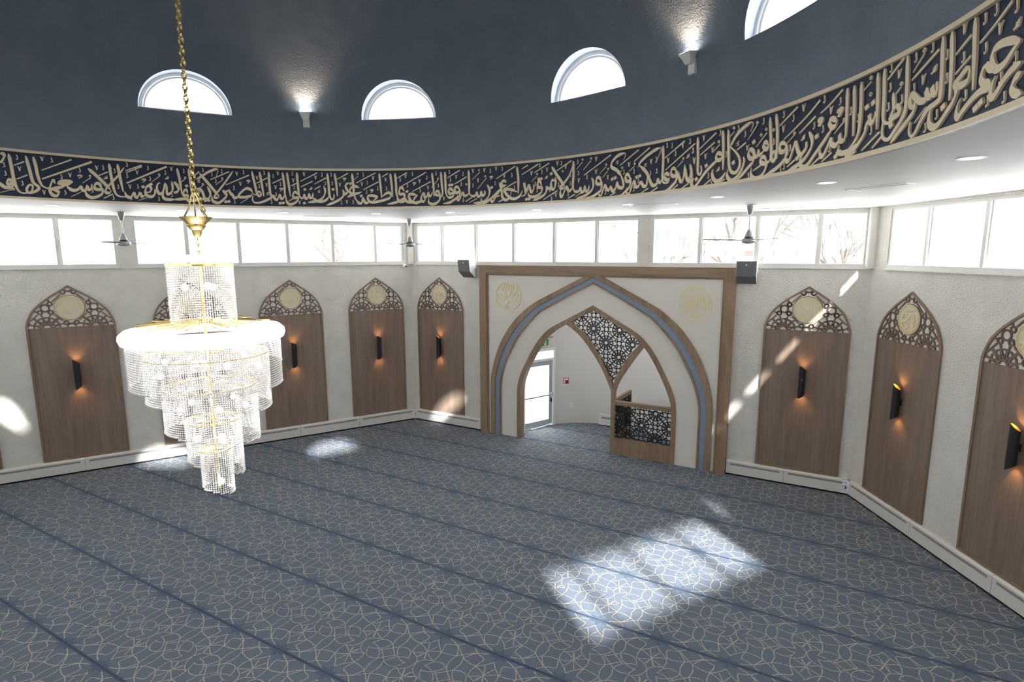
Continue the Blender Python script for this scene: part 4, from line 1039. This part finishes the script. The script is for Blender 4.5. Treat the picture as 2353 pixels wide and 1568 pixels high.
# heater in the apse
t = thing('baseboard_heater', 'white heater cover half seen behind the middle post of the portal', 'heater', (4.86, 1.83, 0), math.radians(4), 'baseboard heater covers')
g = G(); g.box((-.36, -.06, .03), (.36, .06, .29)); g.build('cover', 'heater', t)
g = G(); g.box((-.29, -.064, .20), (.29, -.06, .24)); g.build('outlet_grille', 'grille', t)
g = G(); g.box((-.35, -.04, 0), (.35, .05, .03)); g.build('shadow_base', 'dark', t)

# lattice guard running back from the middle post
t = thing('lattice_guard', 'low black lattice guard rail with a pale wooden top running back into the vestibule', 'guard rail', (5.49, .10, 0), math.radians(88))
g = G(); g.box((0, -.035, 1.13), (.95, .035, 1.21)); g.build('top_rail', 'oak_x', t)
g = G(); g.box((.90, -.035, 0), (.97, .035, 1.13)); g.build('newel_post', 'oak', t)
g = G(); g.box((0, -.03, 0), (.90, .03, .36)); g.build('kick_board', 'oak', t)
g = G(); lay(g, star_lattice(LA, 0, .95, .3, 1.2, .45, .735), [(0, .36), (.90, .36), (.90, 1.13), (0, 1.13)], .017, -.009, .009); g.build('lattice', 'lattice_black', t)

# ------------------------------------------------------------------ ceiling fans
def fan_parts(t, ang):
    g = G(); g.lathe([(.022, -.155), (.034, -.14), (.068, -.02), (.07, -.012), (.05, -.012)], 20)
    g.lathe([(.075, -.004), (.075, 0)], 20); g.lathe([(.012, -.02), (.012, 0)], 10); g.build('ceiling_cup', 'steel', t, smooth=True)
    g = G(); g.lathe([(.012, -.40), (.012, -.14)], 10); g.build('down_rod', 'steel', t, smooth=True)
    g = G(); g.lathe([(.062, -.50), (.058, -.47), (.035, -.42), (.018, -.385)], 20); g.build('lower_cup', 'steel', t, smooth=True)
    g = G(); g.lathe([(.070, -.525), (.070, -.50)], 24); g.build('gap_ring', 'black', t)
    g = G(); g.lathe([(.03, -.612), (.085, -.600), (.108, -.580), (.112, -.560), (.10, -.535), (.07, -.525)], 28); g.build('motor', 'steel', t, smooth=True)
    for k in range(3):
        a = math.radians(ang + 120 * k)
        g = G()
        P = []
        for r, wd, up in ((.10, .035, 0), (.17, .04, 0), (.22, .062, .004), (.45, .070, .008), (.66, .058, .012), (.70, .03, .013)):
            for sgn in (1, -1):
                for dz in (0, .004):
                    u, v = r, wd * sgn
                    P.append((u * math.cos(a) - v * math.sin(a), u * math.sin(a) + v * math.cos(a), -.555 + up + v * .12 + dz))
        F = []
        for i in range(5):
            q = 4 * i; n = q + 4
            F += [(q, n, n + 2, q + 2), (q + 1, q + 3, n + 3, n + 1), (q, q + 1, n + 1, n), (q + 2, n + 2, n + 3, q + 3)]
        F += [(0, 2, 3, 1), (20, 21, 23, 22)]
        g.add(P, F); g.build('blade', 'blade', t)
for lab, x, y, ang in (('grey three-blade ceiling fan before the left wall windows, left of the chandelier', -1.80, -5.88, 69), ('grey three-blade ceiling fan hanging in the far corner', 1.25, -1.57, 64), ('grey three-blade ceiling fan before the windows right of the portal', 8.21, -1.69, 74)):
    fan_parts(thing('ceiling_fan', lab, 'ceiling fan', (x, y, CEIL), 0, 'ceiling fans'), ang)

# ------------------------------------------------------------------ loudspeakers, security camera
def speaker(lab, x, turn):
    t = thing('wall_speaker', lab, 'loudspeaker', at('B', x, 0, 0), rot('B') + turn, 'wall speakers beside the portal')
    g = G()
    prof = [(-.30, 4.215), (-.265, 3.945), (-.09, 3.805), (-.06, 3.83), (-.06, 4.215)]
    n = len(prof)
    g.add([(-.175, y, z) for y, z in prof] + [(.175, y, z) for y, z in prof], [tuple(range(n)), tuple(range(2 * n - 1, n - 1, -1))] + [(i, n + i, n + (i + 1) % n, (i + 1) % n) for i in range(n)])
    g.build('cabinet', 'white', t)
    g = G(); pg = [(-.312, 4.218), (-.277, 3.937), (-.095, 3.793), (-.088, 3.80), (-.266, 3.946), (-.301, 4.215)]
    n = len(pg)
    g.add([(-.17, y, z) for y, z in pg] + [(.17, y, z) for y, z in pg], [tuple(range(n)), tuple(range(2 * n - 1, n - 1, -1))] + [(i, n + i, n + (i + 1) % n, (i + 1) % n) for i in range(n)])
    gr = g.build('grille', 'speaker', t)
    g = G(); g.box((-.012, -.309, 4.135), (.012, -.302, 4.158)); g.build('badge', 'white', gr)
    g = G(); g.box((-.05, -.07, 3.98), (.05, .005, 4.08)); g.box((.10, -.20, 4.0), (.185, -.0, 4.10)); g.build('wall_bracket', 'white', t)
speaker('white wedge loudspeaker with grey grille left of the portal top', 1.83, math.radians(-6))
speaker('white wedge loudspeaker with grey grille right of the portal top', 8.03, math.radians(2))
t = thing('security_camera', 'small white dome security camera under the windows in the far corner', 'camera', at('A', 9.80, 4.055, .0), rot('A'))
def rotlathe(g, prof, n, m=0):
    o = len(g.v); g.lathe(prof, n, (0, 0, 0), m)
    for i in range(o, len(g.v)):
        x, y, z = g.v[i]; g.v[i] = (x, -z, y)
g = G(); rotlathe(g, [(.055, 0), (.055, .02), (.048, .05)], 20); g.build('base', 'white', t, smooth=True)
g = G(); g.lathe([(.0, -.048), (.025, -.042), (.045, -.02), (.05, 0), (.045, .02), (.025, .042), (0, .048)], 20, (0, -.07, 0)); g.build('ball', 'white', t, smooth=True)
g = G(); g.lathe([(0, -.024), (.017, -.017), (.024, 0), (.017, .017), (0, .024)], 14, (.012, -.106, -.008)); g.build('lens', 'black', t, smooth=True)

# ------------------------------------------------------------------ soffit: downlights and air grilles
dls = [(10.29, -5.63, 'recessed downlight farthest right in the soffit'), (9.27, -4.36, 'recessed downlight left of the tilted air slot on the right'), (7.97, -3.30, 'recessed downlight left of the right-hand ceiling fan'),
       (6.56, -2.76, 'recessed downlight touching the short air slot over the portal'), (4.83, -2.48, 'recessed downlight in the soffit above the portal apex'), (3.15, -2.72, 'recessed downlight right of the corner fan'),
       (1.75, -3.15, 'recessed downlight just left of the corner fan'), (.49, -4.25, 'recessed downlight right of the chandelier chain'), (-.62, -5.49, 'recessed downlight just left of the chandelier chain'), (-1.24, -7.14, 'recessed downlight at the left end of the soffit')]
d0 = None
for x, y, lab in dls:
    if d0 is None:
        d0 = thing('recessed_downlight', lab, 'ceiling light', (x, y, CEIL), 0, 'recessed soffit downlights')
        g = G(); ring(g, .075, .10, -.006, .002, 28); g.build('trim_ring', 'white', d0)
        g = G(); g.lathe([(.075, -.003), (.075, .0)], 28); g.build('lens', 'led', d0)
    else:
        dup(d0, (x, y, CEIL), 0, lab)
def vent(lab, x0, y0, x1, y1, wd, bars):
    L = math.hypot(x1 - x0, y1 - y0); a = math.atan2(y1 - y0, x1 - x0)
    t = thing('ceiling_air_grille', lab, 'air vent', ((x0 + x1) / 2, (y0 + y1) / 2, CEIL), a, 'air grilles in the soffit')
    h, w_ = L / 2, wd / 2
    g = G(); g.strip([(-h, -w_), (h, -w_), (h, w_), (-h, w_)], [(-h + .03, -w_ + .03), (h - .03, -w_ + .03), (h - .03, w_ - .03), (-h + .03, w_ - .03)], -.008, .0, closed=True)
    g.v = [(x, z, y) for x, y, z in g.v]
    f = g.build('frame', 'white', t)
    g = G(); g.box((-h + .03, -w_ + .03, -.003), (h - .03, w_ - .03, -.001)); g.build('slot', 'grille', t)
    g = G()
    if bars:
        k = int((2 * h - .06) / .04)
        for i in range(k):
            g.box((-h + .035 + i * .04, -w_ + .03, -.007), (-h + .05 + i * .04, w_ - .03, -.003))
    else:
        for q in (-.25, .25):
            g.box((-h + .03, q * wd * .5 - .004, -.006), (h - .03, q * wd * .5 + .004, -.003))
    g.build('bars', 'white', t)
vent('tilted white air slot in the soffit at the right', 9.52, -3.38, 10.08, -3.88, .17, False)
vent('white air slot over the portal beside a downlight', 6.50, -2.50, 7.28, -2.60, .14, False)
vent('long barred air grille behind the right-hand fan', 7.80, -.60, 8.92, -.60, .22, True)
vent('long barred air grille right of the corner fan by the windows', .95, -.80, 2.15, -.80, .20, True)
vent('white air slot between the corner fan and a downlight', 2.37, -1.95, 3.10, -1.95, .13, False)
vent('white air slot over the left wall right of the chandelier', .02, -3.36, .62, -2.84, .13, False)

# ------------------------------------------------------------------ dome uplights
def uplight(lab, az):
    a = math.radians(az); z = 6.50; r = math.sqrt(R * R - (z - ZB1) ** 2) - .004
    t = thing('dome_uplight', lab, 'spotlight', (CX + r * math.cos(a), CY + r * math.sin(a), z), a - PI / 2, 'white uplights on the dome')
    g = G(); g.box((-.05, -.03, -.10), (.05, .01, .06)); g.build('mounting_plate', 'white', t)
    g = G()
    P = [(-.04, -.035, .0), (.04, -.035, .0), (.04, -.085, .0), (-.04, -.085, .0), (-.085, -.03, .13), (.085, -.03, .13), (.085, -.155, .11), (-.085, -.155, .11)]
    g.hexa(P); g.build('lamp_head', 'white', t)
    g = G(); g.hexa([(-.07, -.04, .1305), (.07, -.04, .1305), (.07, -.145, .1125), (-.07, -.145, .1125), (-.07, -.04, .133), (.07, -.04, .133), (.07, -.145, .115), (-.07, -.145, .115)]); g.build('lens', 'led', t)
    L = bpy.data.lights.new('uplight_beam', 'SPOT'); L.energy = 10; L.color = (1, .72, .46)
    L.spot_size = math.radians(110); L.spot_blend = .8; L.shadow_soft_size = .05
    lo = bpy.data.objects.new('uplight_beam', L); COL.objects.link(lo)
    lo.location = (CX + (r - .17) * math.cos(a), CY + (r - .17) * math.sin(a), z + .14)
    d = Vector((math.cos(a) * .12, math.sin(a) * .12, 1.))
    lo.rotation_euler = d.to_track_quat('-Z', 'Y').to_euler()
uplight('white dome uplight between the left lunette and the middle lunette', 127.3)
uplight('white dome uplight right of the third lunette', 57.3)

# ------------------------------------------------------------------ crystal chandelier
HX, HY = 5.0, -8.765
ch = thing('crystal_chandelier', 'tall spiral-tiered crystal chandelier hung on a brass chain', 'chandelier', (HX, HY, 0))
def links(g, pts_top, pts_bot, n, r=.0045, w=.014):
    """a run of chain links between two points"""
    a, b = Vector(pts_top), Vector(pts_bot)
    d = (b - a).normalized()
    u = d.cross(Vector((.3, 1, .1))).normalized(); v = d.cross(u)
    L = (b - a).length / n
    for i in range(n):
        c = a + d * L * (i + .5)
        s_ = u if i % 2 == 0 else v
        g.tube([c + s_ * (w * math.cos(q)) + d * (L * .62 * math.sin(q)) for q in [2 * PI * k / 10 for k in range(10)]], r, 5, closed=True)
g = G()
top = ZB1 + R - .02
links(g, (.016, 0, top), (.012, 0, 4.86), 150)
links(g, (-.014, .01, top), (-.010, .006, 4.86), 150)
g.build('chain', 'brass', ch, smooth=True)
g = G()
for k in range(3):
    a = 2 * PI * k / 3 + .5
    g.tube([(0, 0, 4.88), (.03 * math.cos(a), .03 * math.sin(a), 4.80), (.055 * math.cos(a), .055 * math.sin(a), 4.72), (.095 * math.cos(a), .095 * math.sin(a), 4.655)], .006, 6)
links(g, (.01, .02, 4.86), (.06, .04, 4.66), 5)
g.build('hanger_arms', 'brass', ch, smooth=True)
g = G(); g.lathe([(.016, 4.505), (.030, 4.525), (.036, 4.545), (.040, 4.552), (.036, 4.558), (.052, 4.572), (.066, 4.590), (.070, 4.598), (.064, 4.604), (.080, 4.622), (.105, 4.645), (.118, 4.662), (.112, 4.664), (.075, 4.640)], 32)
g.build('brass_cup', 'brass', ch, smooth=True)
g = G(); links(g, (0, 0, 4.51), (0, 0, 4.37), 5, .004, .011); g.build('lower_chain', 'brass', ch, smooth=True)
g = G(); ring(g, .16, .262, 4.315, 4.372, 64); g.build('top_band', 'ring_glow', ch)
g = G(); ring(g, .226, .240, 4.288, 4.300, 64)
for k in range(8):
    a = 2 * PI * k / 8; g.tube([(.232 * math.cos(a), .232 * math.sin(a), 4.29), (.225 * math.cos(a), .225 * math.sin(a), 4.32)], .005, 5)
g.build('top_gold_ring', 'brass', ch)
g = G(); g.tube([(0, 0, 4.36), (0, 0, 2.42)], .013, 8)
g.build('gold_column', 'brass', ch)
# crown band: a flat ring given its own faint glow, lightly domed
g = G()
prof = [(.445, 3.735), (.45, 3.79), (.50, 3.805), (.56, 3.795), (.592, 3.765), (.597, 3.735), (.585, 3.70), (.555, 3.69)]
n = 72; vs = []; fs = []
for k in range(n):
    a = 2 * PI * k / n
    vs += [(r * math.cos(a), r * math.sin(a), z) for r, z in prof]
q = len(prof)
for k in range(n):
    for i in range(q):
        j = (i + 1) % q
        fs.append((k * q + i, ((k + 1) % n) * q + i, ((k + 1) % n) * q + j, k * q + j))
g.add(vs, fs); g.build('crown_band', 'ring_glow', ch, smooth=True)
g = G(); rnd = random.Random(3)
for k in range(26):
    a = 2 * PI * k / 26 + rnd.uniform(-.1, .1); r = rnd.uniform(.36, .50); b = a + rnd.uniform(-.5, .5)
    g.tube([(.03 * math.cos(b), .03 * math.sin(b), 3.86 - rnd.uniform(0, .03)), (r * math.cos(a), r * math.sin(a), 3.832)], .0065, 5)
g.lathe([(.05, 3.83), (.05, 3.87)], 14)
g.build('gold_rods', 'brass', ch)
# direction of the camera seen from the chandelier: front = that way
FA = math.atan2(-11.50 - HY, 9.357 - HX)
def curtain(r, top, fbot, name='crystal_curtain', pitch=.0185, gap=.0178):
    g = G()
    n = int(2 * PI * r / gap)
    rb, hb = .0072, .0082
    for k in range(n):
        a = 2 * PI * k / n
        rel = math.degrees(a - FA) % 360          # 0 front, 90 right of the picture, 270 left
        x, y = r * math.cos(a), r * math.sin(a)
        m = int((top - fbot(rel)) / pitch)
        for i in range(m):
            z = top - (i + .5) * pitch
            sc = 1.35 if i == m - 1 else 1.
            s1, h1 = rb * sc, hb * sc
            g.add([(x + s1, y, z), (x, y + s1, z), (x - s1, y, z), (x, y - s1, z), (x, y, z + h1), (x, y, z - h1)],
                  [(0, 1, 4), (1, 2, 4), (2, 3, 4), (3, 0, 4), (1, 0, 5), (2, 1, 5), (3, 2, 5), (0, 3, 5)])
    o = g.build(name, 'crystal', ch)
    o['kind'] = 'stuff'
    return o
def slope(l, rgt, back=None):
    """hem height: l at the left of the picture, rgt at the right"""
    def f(rel):
        s_ = (1 - math.sin(math.radians(rel))) / 2    # 0 right, 1 left
        return rgt + (l - rgt) * s_
    return f
curtain(.235, 4.285, lambda r: 3.80)
curtain(.552, 3.70, lambda rel: 3.46 if 80 < rel < 125 else (3.30 + .035 * (1 - math.sin(math.radians(rel))) / 2))
curtain(.452, 3.577, slope(3.225, 3.10))
curtain(.345, 3.317, slope(2.965, 2.83))
curtain(.205, 3.032, slope(2.695, 2.54))
curtain(.118, 2.776, slope(2.445, 2.37))
for r, z in ((.452, 3.577), (.345, 3.317), (.205, 3.032), (.118, 2.776)):
    g = G(); ring(g, r - .006, r + .006, z - .004, z + .006, 64)
    for k in range(4):
        a = PI / 2 * k + .4; g.tube([(0, 0, z + .004), (r * math.cos(a), r * math.sin(a), z + .001)], .004, 5)
    g.build('gold_ring', 'brass', ch)
bl = [(.12, 40, 4.12), (.12, 160, 4.12), (.12, 280, 4.12), (.36, 20, 3.52), (.38, 75, 3.46), (.36, 130, 3.50), (.38, 185, 3.44), (.36, 240, 3.50), (.38, 300, 3.46), (.36, 345, 3.56),
      (.26, 10, 3.16), (.26, 70, 3.14), (.26, 140, 3.16), (.26, 215, 3.14), (.26, 300, 3.16), (.12, 30, 2.86), (.12, 150, 2.84), (.12, 270, 2.88), (.05, 20, 2.50)]
for r, d, z in bl:
    a = FA + math.radians(d)
    g = G(); g.lathe([(.0, -.028), (.018, -.020), (.025, 0), (.018, .020), (0, .028)], 10, (r * math.cos(a), r * math.sin(a), z))
    g.build('bulb', 'bulb', ch, smooth=True)

# ------------------------------------------------------------------ outdoors
g = G(); n = 48
g.add([(CX + 120 * math.cos(2 * PI * k / n), CY + 120 * math.sin(2 * PI * k / n), -.12) for k in range(n)], [tuple(range(n))])
struct(g.build('ground', 'snow'))
rt = random.Random(11)
def tree(lab, x, y, h):
    t = thing('bare_tree', lab, 'tree', (x, y, -.12), 0, 'bare winter trees outside the windows')
    g = G()
    def grow(p, d, L, r, lev):
        q = p + d * L
        g.tube([p, p + d * L * .5 + Vector((rt.uniform(-.05, .05), rt.uniform(-.05, .05), 0)) * L, q], [r, r * .85, r * .62], 5)
        if lev == 0: return
        for k in range(3 if lev > 1 else 4):
            nd = (d + Vector((rt.uniform(-.8, .8), rt.uniform(-.8, .8), rt.uniform(-.1, .5)))).normalized()
            grow(p + d * L * rt.uniform(.55, 1.), nd, L * rt.uniform(.55, .8), r * .55, lev - 1)
    grow(Vector((0, 0, 0)), Vector((0, 0, 1)), h * .35, h * .018, 4)
    g.build('branches', 'bark', t)
tree('bare winter tree outside the windows above the portal', 3.5, 9, 8.5)
tree('bare winter tree seen beside the post above the portal', 6.2, 13, 9.5)
tree('bare winter tree outside the windows of the back wall near the right corner', 9.6, 12, 8)
tree('bare winter tree outside the right wall windows', 15.5, 5.5, 7.5)
tree('bare winter tree at the right end of the right wall windows', 18, 2.2, 7)
tree('faint bare winter tree outside the left wall near the far corner', -9, 6, 8)
def house(lab, x, y, rz, w_, d_, h_, m, wins):
    t = thing('house', lab, 'building', (x, y, -.12), rz)
    g = G(); g.box((-w_ / 2, 0, 0), (w_ / 2, d_, h_)); g.build('walls', m, t)
    g = G(); g.add([(-w_ / 2 - .4, -.5, h_), (w_ / 2 + .4, -.5, h_), (w_ / 2 + .4, d_ + .5, h_), (-w_ / 2 - .4, d_ + .5, h_), (-w_ / 2 - .4, d_ / 2, h_ + 1.3), (w_ / 2 + .4, d_ / 2, h_ + 1.3)],
                   [(0, 1, 5, 4), (2, 3, 4, 5), (0, 4, 3), (1, 2, 5), (0, 3, 2, 1)]); g.build('roof', 'snow', t)
    for wx, wz, ww, wh in wins:
        g = G(); g.box((wx - ww / 2, -.05, wz), (wx + ww / 2, .02, wz + wh)); g.build('window', 'hwin', t)
house('pale house seen low through the left wall windows', -26, 6, math.radians(60), 16, 8, 4.6, 'house', [(-4, 2.3, 1.1, 1.5), (-1, 2.3, 1.1, 1.5), (2.8, 2.3, 1.2, 1.5), (4.4, 2.3, 1.2, 1.5)])
house('pinkish brick building seen through the windows right of the portal', 6.0, 30, 0, 9, 8, 4.6, 'brick', [(-3, 2.2, 1.2, 1.4), (0, 2.2, 1.2, 1.4), (3, 2.2, 1.2, 1.4)])

# ------------------------------------------------------------------ daylight
wd = bpy.data.worlds.new('sky'); SC.world = wd; wd.use_nodes = True
bg = wd.node_tree.nodes['Background']
bg.inputs['Color'].default_value = (1, .985, .965, 1)
bg.inputs['Strength'].default_value = 4.0
S = bpy.data.lights.new('sun', 'SUN'); S.energy = 10; S.angle = math.radians(1.4); S.color = (1, .97, .92)
so = bpy.data.objects.new('sun', S); COL.objects.link(so)
so.rotation_euler = Vector((-1.466, 1.31, -1.)).to_track_quat('-Z', 'Y').to_euler()

# ------------------------------------------------------------------ camera and view
F_, YAW, PITCH, ROLL = 1295.86, 2.0790, -.1557, -.0022
cy_, sy_, cp, sp_ = math.cos(YAW), math.sin(YAW), math.cos(PITCH), math.sin(PITCH)
fw = Vector((cy_ * cp, sy_ * cp, sp_)); rg = Vector((sy_, -cy_, 0)); up = rg.cross(fw)
cr, sr = math.cos(ROLL), math.sin(ROLL)
r2 = rg * cr + up * sr; u2 = up * cr - rg * sr
cam = bpy.data.cameras.new('camera'); cam.sensor_width = 36; cam.sensor_fit = 'HORIZONTAL'; cam.lens = 36 * F_ / 2353
cam.clip_start = .05; cam.clip_end = 400
co = bpy.data.objects.new('camera', cam); COL.objects.link(co)
co.matrix_world = Matrix(((r2.x, u2.x, -fw.x, 9.3567), (r2.y, u2.y, -fw.y, -11.5035), (r2.z, u2.z, -fw.z, 4.3840), (0, 0, 0, 1)))
SC.camera = co
vs_ = SC.view_settings
vs_.view_transform = 'Standard'; vs_.look = 'None'; vs_.gamma = 1; vs_.use_curve_mapping = False
vs_.exposure = 1.45
SC.cycles.max_bounces = 10
SC.cycles.diffuse_bounces = 6
SC.cycles.transparent_max_bounces = 16
SC.cycles.sample_clamp_indirect = 6
SC.cycles.use_denoising = True
